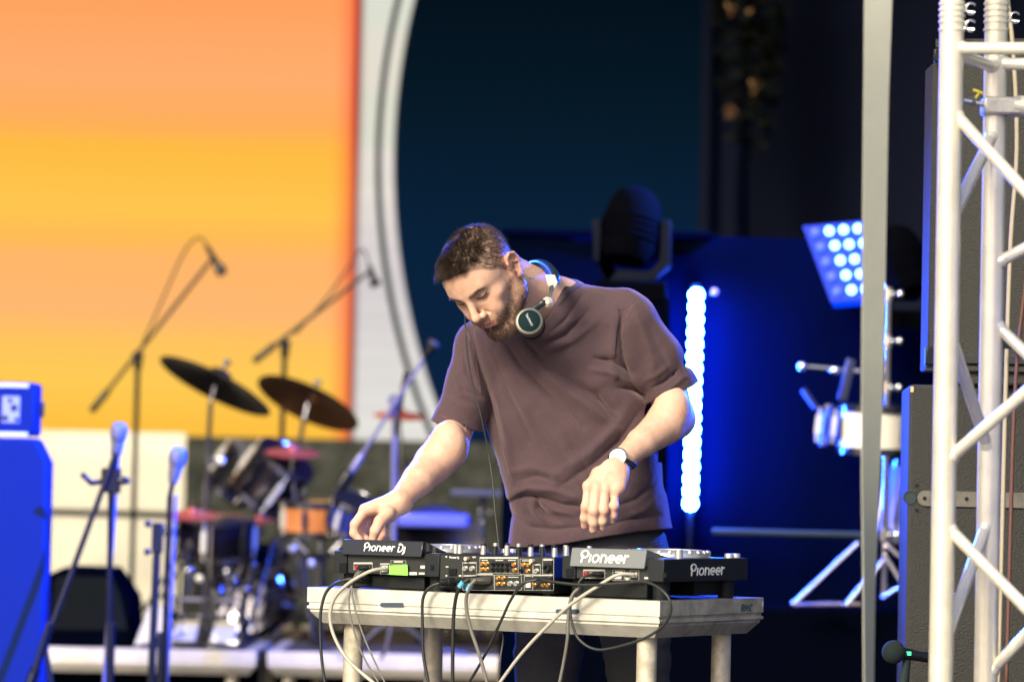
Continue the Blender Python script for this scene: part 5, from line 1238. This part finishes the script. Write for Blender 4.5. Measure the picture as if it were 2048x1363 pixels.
# ------------------------------------------------------------------ drums, stands and amplifiers at the left
def pole(g, a, b, r): g.cyl(a, b, r, n=12)
def boomstand(D, base, clutch, tipA, tipB, mic, label, zfl, r=.011, m=STAND, cab=None, mm=None):
    """photo px: base foot, clutch (boom pivot), boom from tipA to tipB, mic from tipB to mic px"""
    c = W(*clutch, D); bz = Vector((W(base[0], base[1], D).x, c.y, zfl)); T = thing('microphone_stand', bz, label, 'microphone stand')
    g = MB(); pole(g, bz+Vector((0, 0, .10)), c, r); g.build('pole', m, T)
    for k in range(3):
        a = 2.1*k+.4; g = MB(); g.tube([bz+Vector((0, 0, .14)), bz+Vector((.16*math.cos(a), .16*math.sin(a), .03)), bz+Vector((.28*math.cos(a), .28*math.sin(a), .008))], .007, 8); g.build('leg', m, T, 60)
    g = MB(); A, B = W(*tipA, D), W(*tipB, D-.05); pole(g, A, B, r*.72); g.build('boom', m, T)
    g = MB(); g.lathe(A-(B-A).normalized()*.0, (B-A), [(r*1.2, 0), (r*1.3, .01), (r*1.3, .10), (r*.8, .11)], 14); g.build('counterweight', m, T)
    g = MB(); g.cyl(c-F_*.03, c+F_*.03, .022, n=16); g.cyl(c+Vector((0, 0, -.05)), c+Vector((0, 0, .01)), .017, n=16); g.build('clutch', m, T)
    M1, M2 = W(*mic[0], D-.05), W(*mic[1], D-.05); d = (M2-M1).normalized(); L = (M2-M1).length
    U = thing('microphone', M1, mic[2], 'microphone'); mm = mm or STAND
    g = MB(); g.lathe(M1, d, [(.007, 0), (.010, .006), (.012, L*.45), (.014, L*.62), (.012, L*.64)], 16); g.build('body', mm, U)
    g = MB(); g.lathe(M1, d, [(.012, L*.62), (.021, L*.70), (.024, L*.84), (.020, L*.96), (.008, L)], 18); g.build('grille', mat('mic_grille', (.05, .05, .055), .45, .4, bump=(900, .5, .001)), U)
    if cab:
        g = MB(); g.tube(spline([W(x, y, D-.02) for x, y in cab], 6), .0042, 6); tag(g.build('cable', RUBBER, None, 180), cab_label[0], 'cable')
    return T
zr1 = RZ1
cab_label = ['dark cable looping above the left overhead boom']
boomstand(15.3, (262, 1280), (276, 712), (183, 822), (424, 518), ((412, 490), (447, 550), 'small dark overhead microphone on the left boom'), 'dark overhead boom stand in front of the orange screen, leftmost', zr1, .0105, cab=[(280, 700), (320, 610), (365, 510), (390, 478), (405, 478), (416, 497)])
cab_label = ['dark cable looping above the boom beside the screen edge']
boomstand(15.3, (552, 1280), (570, 688), (508, 722), (736, 545), ((738, 530), (752, 574), 'small dark overhead microphone beside the screen edge'), 'dark overhead boom stand reaching the edge of the orange screen', zr1, .0105, cab=[(590, 668), (650, 600), (700, 530), (718, 503), (730, 503), (738, 532)])
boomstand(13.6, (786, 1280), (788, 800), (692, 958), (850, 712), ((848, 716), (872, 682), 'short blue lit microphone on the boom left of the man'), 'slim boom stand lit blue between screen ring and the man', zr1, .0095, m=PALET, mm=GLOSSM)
g = MB(); g.cyl(W(812, 745, 13.58), W(782, 905, 13.6), .009, n=12); tag(g.build('stand_tube', DCH), 'shiny tube leaning against the blue lit boom stand', 'tube')
g = MB(); g.lathe(W(702, 940, 13.5), W(672, 985, 13.5)-W(702, 940, 13.5), [(.010, 0), (.020, .01), (.024, .05), (.020, .085), (.01, .09)], 16); tag(g.build('microphone', STAND), 'stubby black microphone pointing at the snare drum', 'microphone')
# cymbals
BRZ = mat('cymbal_dark', (.006, .005, .006), .5, .3, bump=(60, .1, .001)); BRZ2 = mat('cymbal_bronze', (.22, .10, .04), .4, .7); REDC = mat('cymbal_red', (.45, .10, .07), .4, .5)
def cymbal(cx, cy, D, Rpx, rise, roll_, m, label, stand=None, grp=None, zfl=None):
    c = W(cx, cy, D); R = Rpx/FPX*D; n = (YC*math.cos(rad(roll_)) + XC*math.sin(rad(roll_))); n = (n*math.cos(rad(rise))-F_*math.sin(rad(rise))).normalized() if rise > 0 else (n*math.cos(rad(rise))+F_*math.sin(rad(-rise))).normalized()
    T = thing('cymbal', c, label, 'cymbal', grp)
    g = MB(); g.lathe(c, n, [(R, 0), (R*.85, .007*R/.15), (R*.3, .022*R/.15), (R*.22, .026*R/.15), (R*.17, .040*R/.15), (R*.06, .046*R/.15), (R*.06, .042*R/.15), (R*.16, .036*R/.15), (R*.21, .022*R/.15), (R*.3, .018*R/.15), (R*.85, .004*R/.15)], 48, closed=True); g.build('plate', m, T)
    g = MB(); g.cyl(c+n*(.03*R/.15), c+n*(.075*R/.15), .005, n=10); g.cyl(c+n*(.06*R/.15), c+n*(.072*R/.15), .013, n=10); g.build('wing_nut', DCH, T)
    if stand:
        (bx, by), lb = stand; b = W(bx, by, D); b.y = c.y; U = thing('cymbal_stand', Vector((b.x, b.y, zfl or zr1)), lb, 'cymbal stand')
        g = MB(); k = Vector((b.x+(c.x-b.x)*.45, c.y, (b.z*.4+c.z*.6))); pole(g, c+n*.0, c-n*.035-Vector((0, 0, .03)), .006); pole(g, c-n*.035-Vector((0, 0, .03)), k, .009); pole(g, k, Vector((b.x, b.y, zr1+.16)), .0125); g.build('pole', DCH, U)
        for f in (.35, .75): 
            q = c.lerp(Vector((b.x, b.y, zr1+.16)), f); g = MB(); g.cyl(q-Vector((0, 0, .018)), q+Vector((0, 0, .018)), .020, n=14); g.cyl(q, q+Vector((.04, -.02, .0)), .006, n=8); g.build('clamp', DCH, U); g = MB(); g.ball(q+Vector((.045, -.022, 0)), (.016, .008, .014), 10); g.build('wing_nut', GLINT, U)  # pale wing nuts added to read as blurred glints
        for j in range(3):
            a = 2.1*j+1.0+bx*.01; g = MB(); q = Vector((b.x, b.y, 0)); g.tube([q+Vector((0, 0, zr1+.38)), q+Vector((.26*math.cos(a), .26*math.sin(a), zr1+.015))], .010, 8, flat=.5); g.tube([q+Vector((0, 0, zr1+.17)), q+Vector((.15*math.cos(a), .15*math.sin(a), zr1+.16))], .007, 8, flat=.5); g.build('leg', DCH, U, 60); g = MB(); g.cyl(q+Vector((.26*math.cos(a), .26*math.sin(a), zr1)), q+Vector((.26*math.cos(a), .26*math.sin(a), zr1+.03)), .015, n=12); g.build('rubber_foot', RUBBER, U)
cymbal(430, 772, 14.5, 123, -15, 26, BRZ, 'large black cymbal tilted against the orange screen', ((397, 1250), 'chrome stand under the large black cymbal'))
cymbal(616, 806, 14.9, 110, -21, 24, BRZ2, 'brown bronze cymbal hanging over the screen edge', ((545, 1250), 'chrome stand under the brown bronze cymbal'))
cymbal(585, 905, 14.6, 56, 9, 3, REDC, 'small reddish cymbal lying flat above the toms', ((603, 1250), 'chrome stand of the small reddish cymbal'))
cymbal(800, 832, 15.0, 54, 8, 3, REDC, 'small reddish cymbal behind the blue lit boom stand', ((812, 1250), 'chrome stand behind the blue lit boom stand'))
cymbal(385, 1030, 14.4, 52, 9, 2, REDC, 'orange hi-hat cymbal left of the floor tom', ((372, 1250), 'hi-hat stand with a shining pedal'))
cymbal(520, 1040, 14.9, 36, 9, -3, REDC, 'small orange cymbal edge behind the tom', None)
def drum(cx, cy, D, rpx, hpx, n, shell, label, lugs=8, legs=False, head=None):
    c = W(cx, cy, D); R, h = rpx/FPX*D, hpx/FPX*D; n = Vector(n).normalized(); T = thing('drum', c-n*h/2, label, 'drum'); p, q, _ = frame(n)
    g = MB(); g.lathe(c-n*h/2, n, [(R, 0), (R, h)], 40); g.build('shell', shell, T)
    for s in (0, 1):
        g = MB(); o2 = c-n*h/2+n*(h*s); g.lathe(o2, n, [(R*1.01, -.010), (R*1.05, -.012), (R*1.06, .006), (R*1.02, .012), (R*1.0, .010)], 40); g.build('hoop', DCH, T)
        g = MB(); g.lathe(o2+n*(.004 if s else -.004), n, [(.001, -.001), (R*.995, -.001), (R*.995, .001), (.001, .001)], 36); g.build('head', head or mat('drum_skin', (.55, .53, .5), .5), T)
    for k in range(lugs):
        a = 2*math.pi*k/lugs+.2; e = p*math.cos(a)+q*math.sin(a); g = MB(); o2 = c+e*(R+.010); g.bar(o2-n*h*.28, o2+n*h*.28, .016, .016, up=e); g.cyl(o2-n*h*.5, o2+n*h*.5, .0035, n=8); g.build('lug', GLINT if k % 2 else DCH, T)
    if legs:
        for k in range(3):
            a = 2.1*k+.5; e = Vector((math.cos(a), math.sin(a), 0)); g = MB(); g.cyl(c+e*(R+.018)+Vector((0, 0, h*.3)), Vector((c.x, c.y, 0))+e*(R+.03)+Vector((0, 0, zr1+.01)), .007, n=10); g.build('leg', DCH, T)
    return T
DKS = mat('drum_black', (.003, .003, .010), .25, spec=.4); ORS = mat('drum_orange_wood', (.48, .17, .055), .35, coat=.3, vary=(12, .25))
drum(625, 1037, 14.2, 62, 60, (0, -.05, 1), ORS, 'orange wooden snare drum with a white skin', 8)
drum(545, 955, 14.7, 62, 95, (.55, -.35, .75), DKS, 'black rack tom tilted under the reddish cymbal', 6)
drum(480, 945, 15.1, 50, 90, (.5, -.2, .8), DKS, 'black rack tom left of the other tilted one', 6)
drum(430, 1075, 14.5, 76, 75, (.03, -.10, 1), DKS, 'black floor tom on chrome legs at the left of the kit', 6, True)
drum(702, 1030, 14.0, 42, 60, (.2, -.4, .9), mat('drum_blue_lit', (.02, .03, .25), .2, coat=.4), 'small chrome edged tom glinting blue near his hand', 8)  # blue light on the chrome tom is put into its shell colour
drum(862, 1118, 14.6, 98, 150, (.15, -1, .08), DKS, 'black bass drum behind the left player', 8, head=mat('bass_skin', (.012, .020, .022), .4))
drum(500, 1190, 15.2, 80, 90, (-.25, -1, .1), DKS, 'dark low drum standing behind the cymbal stands', 6, head=mat('bass_skin', (.012, .020, .022), .4))
# snare stand, pedals, bits of shining hardware
SN_ = thing('snare_stand', W(640, 1290, 14.2), 'chrome snare stand with a V shaped cradle', 'drum stand'); SN_.location.z = zr1
c = W(640, 1122, 14.2)
for (x, y) in ((588, 1080), (690, 1078), (640, 1072)):
    g = MB(); g.tube([c, W((x+640)/2, (y+1126)/2, 14.1), W(x, y, 14.12)], .010, 8); g.build('cradle_arm', DCH, SN_, 60)
g = MB(); g.cyl(c+Vector((0, 0, .02)), (c.x, c.y, zr1+.12), .013, n=14); g.cyl(c-Vector((0, 0, .03)), c+Vector((0, 0, .02)), .022, n=14); g.build('pole', DCH, SN_)
for j in range(3):
    a = 2.1*j+.6; g = MB(); q = Vector((c.x, c.y, 0)); g.tube([q+Vector((0, 0, zr1+.20)), q+Vector((.22*math.cos(a), .22*math.sin(a), zr1+.012))], .009, 8, flat=.5); g.build('leg', DCH, SN_, 60)
def pedal(x, D, label):
    p = W(x, 1285, D); p.z = zr1; T = thing('drum_pedal', p, label, 'pedal')
    g = MB(); g.box(p+Vector((0, 0, .010)), (.11, .28, .012)); g.build('base_plate', DCH, T, bevel=.003)
    g = MB(); g.box(p+Vector((0, -.02, .055)), (.085, .24, .010), Euler((rad(14), 0, 0)).to_matrix()); g.build('footboard', GLINT, T, bevel=.003)
    g = MB()
    for s in (-1, 1): g.cyl(p+Vector((s*.05, .11, .01)), p+Vector((s*.05, .11, .17)), .010, n=10)
    g.cyl(p+Vector((-.06, .11, .165)), p+Vector((.06, .11, .165)), .009, n=10); g.cyl(p+Vector((0, .11, .165)), p+Vector((0, .07, .26)), .005, n=8); g.ball(p+Vector((0, .065, .27)), .025, 12); g.build('frame', DCH, T)
pedal(372, 14.1, 'shining hi-hat pedal on the left riser deck'); pedal(450, 14.1, 'shining kick pedal right of the hi-hat pedal')
STP = thing('drum_throne', W(480, 1290, 14.9), 'dark padded drum throne among the stands', 'stool'); c = W(490, 1125, 15.0); STP.location.z = zr1
g = MB(); g.lathe(c, (0, 0, 1), [(.13, 0), (.17, .01), (.175, .05), (.16, .075), (.02, .08)], 32); g.build('seat', BLACK_CLOTH, STP); g = MB(); g.cyl(c, (c.x, c.y, zr1+.05), .015, n=12); g.build('pole', DCH, STP)
for j in range(3):
    a = 2.1*j+.2; g = MB(); q = Vector((c.x, c.y, 0)); g.tube([q+Vector((0, 0, zr1+.30)), q+Vector((.24*math.cos(a), .24*math.sin(a), zr1+.012))], .011, 8, flat=.5); g.build('leg', DCH, STP, 60)
rr = random.Random(11)
for (x0, y0, x1, y1, D, lb) in ((330, 1060, 470, 1085, 14.6, 'chrome cross tube left of the floor tom'), (340, 1230, 450, 1236, 14.3, 'low chrome cross tube above the pedals'), (505, 1130, 480, 1220, 14.5, 'slanting chrome tube beside the drum throne'), (520, 1060, 470, 1160, 14.9, 'slanting chrome tube behind the floor tom'), (410, 1140, 450, 1190, 14.6, 'short chrome tube under the floor tom')):
    g = MB(); a, b = W(x0, y0, D), W(x1, y1, D); g.cyl(a, b, .011, n=12); g.ball(a, .020, 12); g.ball(b, .020, 12); g.ball(a.lerp(b, .55), .022, 12); tag(g.build('hardware_tube', DCH), lb, 'tube')
tb0, tb1 = W(795, 1030, 14.3), W(935, 1052, 14.3)
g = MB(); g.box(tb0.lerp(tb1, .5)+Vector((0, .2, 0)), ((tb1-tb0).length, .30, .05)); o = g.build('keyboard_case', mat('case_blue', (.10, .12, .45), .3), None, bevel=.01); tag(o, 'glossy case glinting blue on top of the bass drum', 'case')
g = MB(); p = W(965, 985, 15.0); g.box(p, (.24, .2, .022)); g.cyl(p, (p.x, p.y, zr1), .012, n=12); tag(g.build('music_stand', mat('stand_blue', (.06, .07, .2), .3), None, bevel=.003), 'small table stand left of the man\'s waist', 'stand')
for (x, y) in ((962, 1022), (980, 1026), (966, 1046)):
    g = MB(); g.ball(W(x, y, 14.9), .012, 12); g.cyl(W(x, y, 14.9), W(x, y, 14.9)+Vector((0, .1, 0)), .008, n=10); tag(g.build('wing_screw', DCH), '%s shining wing screw under the small table stand' % {962: 'upper left', 980: 'upper right', 966: 'lowest'}[x], 'screw', 'wing screws on the small table stand')
# wedge monitor
WDM = thing('wedge_monitor', W(180, 1296, 13.9), 'black wedge monitor lying on the left riser deck', 'loudspeaker'); WDM.location.z = zr1
pts = [W(x, y, 13.95) for x, y in ((92, 1298), (92, 1150), (128, 1134), (222, 1137), (262, 1195), (268, 1298))]
for p in pts: p.y = 13.95
g = MB(); g.prism(pts, (0, .42, 0)); g.build('cabinet', BLACK_CLOTH, WDM, bevel=.01); g = MB(); g.prism([p+Vector((0, -.004, 0)) for p in (pts[1].lerp(pts[4], .12), pts[2].lerp(pts[0], .1), pts[3].lerp(pts[5], .1), pts[4].lerp(pts[1], .12), pts[5].lerp(pts[3], .25), pts[0].lerp(pts[2], .25))], (0, .003, 0)); g.build('grille', mat('grille_dark', (.004, .006, .009), .9, spec=.1, bump=(500, .6, .002)), WDM)
g = MB(); q = [W(305, 1195, 13.9), W(345, 1245, 13.9), W(300, 1283, 13.9), W(268, 1290, 13.9)]
g.prism(q, (0, .02, 0)); tag(g.build('folded_cloth', mat('pale_cloth', (.6, .57, .5), .8)), 'pale folded cloth lying beside the wedge monitor', 'cloth')
# amplifier stack
AMPM = mat('amp_tolex_blue_lit', (.002, .012, .075), .7, spec=.1, bump=(300, .2, .001))  # black tolex; the blue beam's tint is put into its colour
yA = 12.4
def aw(x, y): return onY(x, y, yA)
AC = thing('amplifier_cabinet', aw(20, 1363), 'tall amplifier cabinet with a chamfered edge lit blue at the far left', 'amplifier'); AC.location.z = 0
g = MB(); z1, zk, z2 = aw(80, 876).z, aw(104, 925).z, 0; xl_ = aw(-180, 1000).x; xr_ = aw(94, 1000).x; xc_ = aw(72, 880).x
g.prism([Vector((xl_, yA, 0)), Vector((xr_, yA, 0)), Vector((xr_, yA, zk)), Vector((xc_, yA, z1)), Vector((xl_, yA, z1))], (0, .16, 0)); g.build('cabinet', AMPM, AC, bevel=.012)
g = MB(); g.box((aw(5, 1100).x-.18, yA-.004, z1*.5), (.30, .006, z1*.9)); g.build('grille', mat('grille_dark', (.008, .010, .012), .7), AC)
AH = thing('small_amplifier', aw(20, 870), 'smaller amplifier head with a framed panel on top of the cabinet', 'amplifier'); AH.location.z = z1
zt2 = aw(60, 764).z; xr2 = aw(72, 820).x
g = MB(); g.box(((xl_+xr2)/2, yA+.08, (z1+.004+zt2)/2), (xr2-xl_, .15, zt2-z1-.008)); g.build('cabinet', AMPM, AH, bevel=.012)
TRIM = mat('amp_trim', (.62, .62, .66), .3, .3)
for yy in (771, 868):
    g = MB(); g.box(((xl_+xr2)/2-.01, yA+.004, aw(40, yy).z), (xr2-xl_-.03, .012, .014)); g.build('trim_bar', TRIM, AH, bevel=.003)
g = MB(); a, b = aw(3, 845), aw(40, 792); g.box(((a.x+b.x)/2, yA+.006, (a.z+b.z)/2), (b.x-a.x, .006, b.z-a.z)); g.build('panel', mat('amp_panel', (.25, .26, .32), .4), AH, bevel=.002)
for (x, y, s) in ((10, 835, .010), (28, 815, .012), (20, 800, .008), (33, 838, .008)):
    g = MB(); g.ball(Vector((aw(x, y).x, yA+.002, aw(x, y).z)), (s, .004, s), 10); g.build('knob', STAND, AH)
g = MB(); g.box(aw(80, 818)+Vector((.002, .04, 0)), (.012, .03, .05)); g.build('handle', STAND, AH, bevel=.003)
# vocal microphone stands, blue rimmed
def vocal(D, base, clip, top, mt, mb, mlabel, slabel, boom=None, m=None):
    m = m or STAND; m = GLOSSM; c = W(*clip, D); bz = Vector((W(*base, D).x, c.y, 0)); T = thing('microphone_stand', bz, slabel, 'microphone stand')
    g = MB(); g.cyl(bz, c, .0095, n=16); g.cyl((bz.x, bz.y, .02), (bz.x, bz.y, c.z*.62), .0125, n=16); g.build('pole', m, T)
    g = MB(); g.lathe(bz, (0, 0, 1), [(.13, 0), (.13, .015), (.03, .025), (.02, .05)], 28); g.build('base', m, T)
    if boom:
        g = MB(); g.cyl(W(*boom[0], D-.03), W(*boom[1], D-.06), .0095, n=12); g.cyl(W(*boom[1], D-.06), W(boom[1][0]*1.13-boom[0][0]*.13, boom[1][1]*1.13-boom[0][1]*.13, D-.065), .017, n=14); g.build('boom', m, T)
        g = MB(); g.box(c, (.06, .05, .08)); g.tube([c, c+Vector((-.06, -.03, -.01)), c+Vector((-.09, -.04, .02))], .010, 8); g.ball(c+Vector((.04, -.02, .0)), (.025, .012, .014), 12); g.build('clutch', m, T, bevel=.008)
    g = MB(); g.cyl(c, W(*top, D), .008, n=12); g.ball(W(*top, D), .013, 12); g.build('clip', m, T)
    U = thing('microphone', W(*mb, D), mlabel, 'microphone'); a, b = W(*mb, D), W(*mt, D-.04); d = (b-a).normalized(); L = (b-a).length
    MMt = mat('mic_silver', (.32, .32, .38), .28, .45)
    g = MB(); g.lathe(a, d, [(.012, -.02), (.018, 0), (.021, L*.3), (.023, L*.45), (.020, L*.48)], 18); g.build('body', MMt, U)
    g = MB(); g.lathe(a, d, [(.022, L*.44), (.0275, L*.55), (.028, L*.8), (.022, L*.97), (.008, L*1.03)], 20); g.build('grille', mat('grille_silver', (.28, .28, .40), .28, .5, bump=(900, .6, .001)), U)
    return T
vocal(12.3, (222, 1363), (222, 960), (235, 905), (240, 848), (232, 905), 'upper silver vocal microphone shining blue at the left', 'black stand with a boom leg and clamp under the upper vocal microphone', boom=((232, 905), (72, 1335)))
vocal(12.3, (322, 1363), (340, 990), (347, 955), (358, 897), (347, 955), 'lower silver vocal microphone in front of the tarpaulin', 'black stand under the lower vocal microphone')
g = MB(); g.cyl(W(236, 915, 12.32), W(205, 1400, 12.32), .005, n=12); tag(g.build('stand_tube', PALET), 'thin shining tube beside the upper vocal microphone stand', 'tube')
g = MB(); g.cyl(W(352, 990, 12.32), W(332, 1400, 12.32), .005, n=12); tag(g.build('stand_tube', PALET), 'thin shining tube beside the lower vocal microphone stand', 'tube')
g = MB(); q = W(315, 1075, 12.5); g.box(q, (.035, .04, .10)); g.ball(q+Vector((-.03, -.02, .045)), .012, 10); g.ball(q+Vector((-.03, -.02, -.045)), .012, 10); g.cyl(q, (q.x-.02, q.y, 0), .013, n=14); tag(g.build('clamp_stand', STAND, None, bevel=.004), 'short black stand with a clamp left of the lower vocal microphone', 'stand')
g = MB(); g.cyl(W(98, 1245, 12.1), W(68, 1345, 12.1), .010, n=12); g.cyl(W(92, 1300, 12.1), W(112, 1420, 12.1), .008, n=12); tag(g.build('tube', STAND), 'black stand leg crossing the amplifier cabinet at the lower left', 'stand')
# ------------------------------------------------------------------ percussion at the right
PS = thing('percussion_stand', W(1745, 1212, 12.7), 'chrome tripod stand carrying the percussion behind the pale strap', 'drum stand'); PS.location.z = R2Z
g = MB(); g.cyl(W(1777, 575, 12.7), W(1768, 1190, 12.7), .0135, n=16); g.build('pole', CHROME, PS)
for y in (588, 682, 775, 1068):
    g = MB(); q = W(1776-(y-575)*.0146, y, 12.7); g.cyl(q-Vector((0, 0, .02)), q+Vector((0, 0, .02)), .022, n=16); g.cyl(q, q+Vector((.035, -.03, 0)), .008, n=10); g.ball(q+Vector((.038, -.032, 0)), .013, 10); g.build('clamp', CHROME, PS)
for (x0, y0, x1, y1) in ((1716, 1084, 1585, 1208), (1590, 1208, 1720, 1207), (1775, 1090, 1860, 1165), (1765, 1195, 1855, 1140), (1765, 1120, 1690, 1210), (1770, 1110, 1830, 1205), (1640, 1206, 1725, 1209)):
    g = MB(); g.tube([W(x0, y0, 12.68), W(x1, y1, 12.62)], .0115, 8, flat=.6); g.build('leg', mat('chrome_worn', (.66, .58, .58), .25, .8), PS, 60)
drum(1747, 858, 12.75, 67, 84, (.02, -.06, 1), mat('timbale_steel', (.85, .80, .68), .5, .15, bump=(30, .25, .004)), 'shining steel timbale behind the pale strap', 6)
drum(1652, 850, 12.9, 10, 68, (.10, -.06, 1), DCH, 'narrow chrome drum left of the steel timbale', 4)
drum(1800, 1005, 12.95, 34, 150, (.18, 0, 1), mat('conga_blue_lit', (.20, .22, .5), .35), 'pale conga lit blue beside the speaker edge', 4)  # blue stage light on the conga is painted into its base colour
CW_ = mat('cowbell_dark', (.05, .06, .12), .3, .5)
g = MB(); g.bar(W(1703, 718, 12.75), W(1684, 800, 12.75), .020, .03); tag(g.build('wood_block', CW_, None, bevel=.004), 'dark upright percussion block in front of the strap', 'percussion')
g = MB(); g.cyl(W(1602, 732, 12.9), W(1722, 742, 12.9), .008, n=10); g.ball(W(1605, 732, 12.88), .018, 12); g.ball(W(1672, 740, 12.88), (.024, .014, .014), 12); tag(g.build('percussion_bar', CHROME), 'thin bar with two shining clamps above the timbale', 'percussion')
g = MB(); g.cyl(W(1606, 778, 12.9), W(1632, 815, 12.9), .010, n=10); tag(g.build('clamp_rod', CW_), 'short dark slanting rod above the narrow chrome drum', 'percussion')

# ------------------------------------------------------------------ origins at the base of every single-mesh thing
for o in list(bpy.data.objects):
    if o.type == 'MESH' and o.parent is None and o.get('kind') != 'structure' and o.name.split('.')[0] not in ('person',):
        bb = [Vector(c) for c in o.bound_box]; c = sum(bb, Vector())/8; c.z = min(k.z for k in bb); origin(o, c)
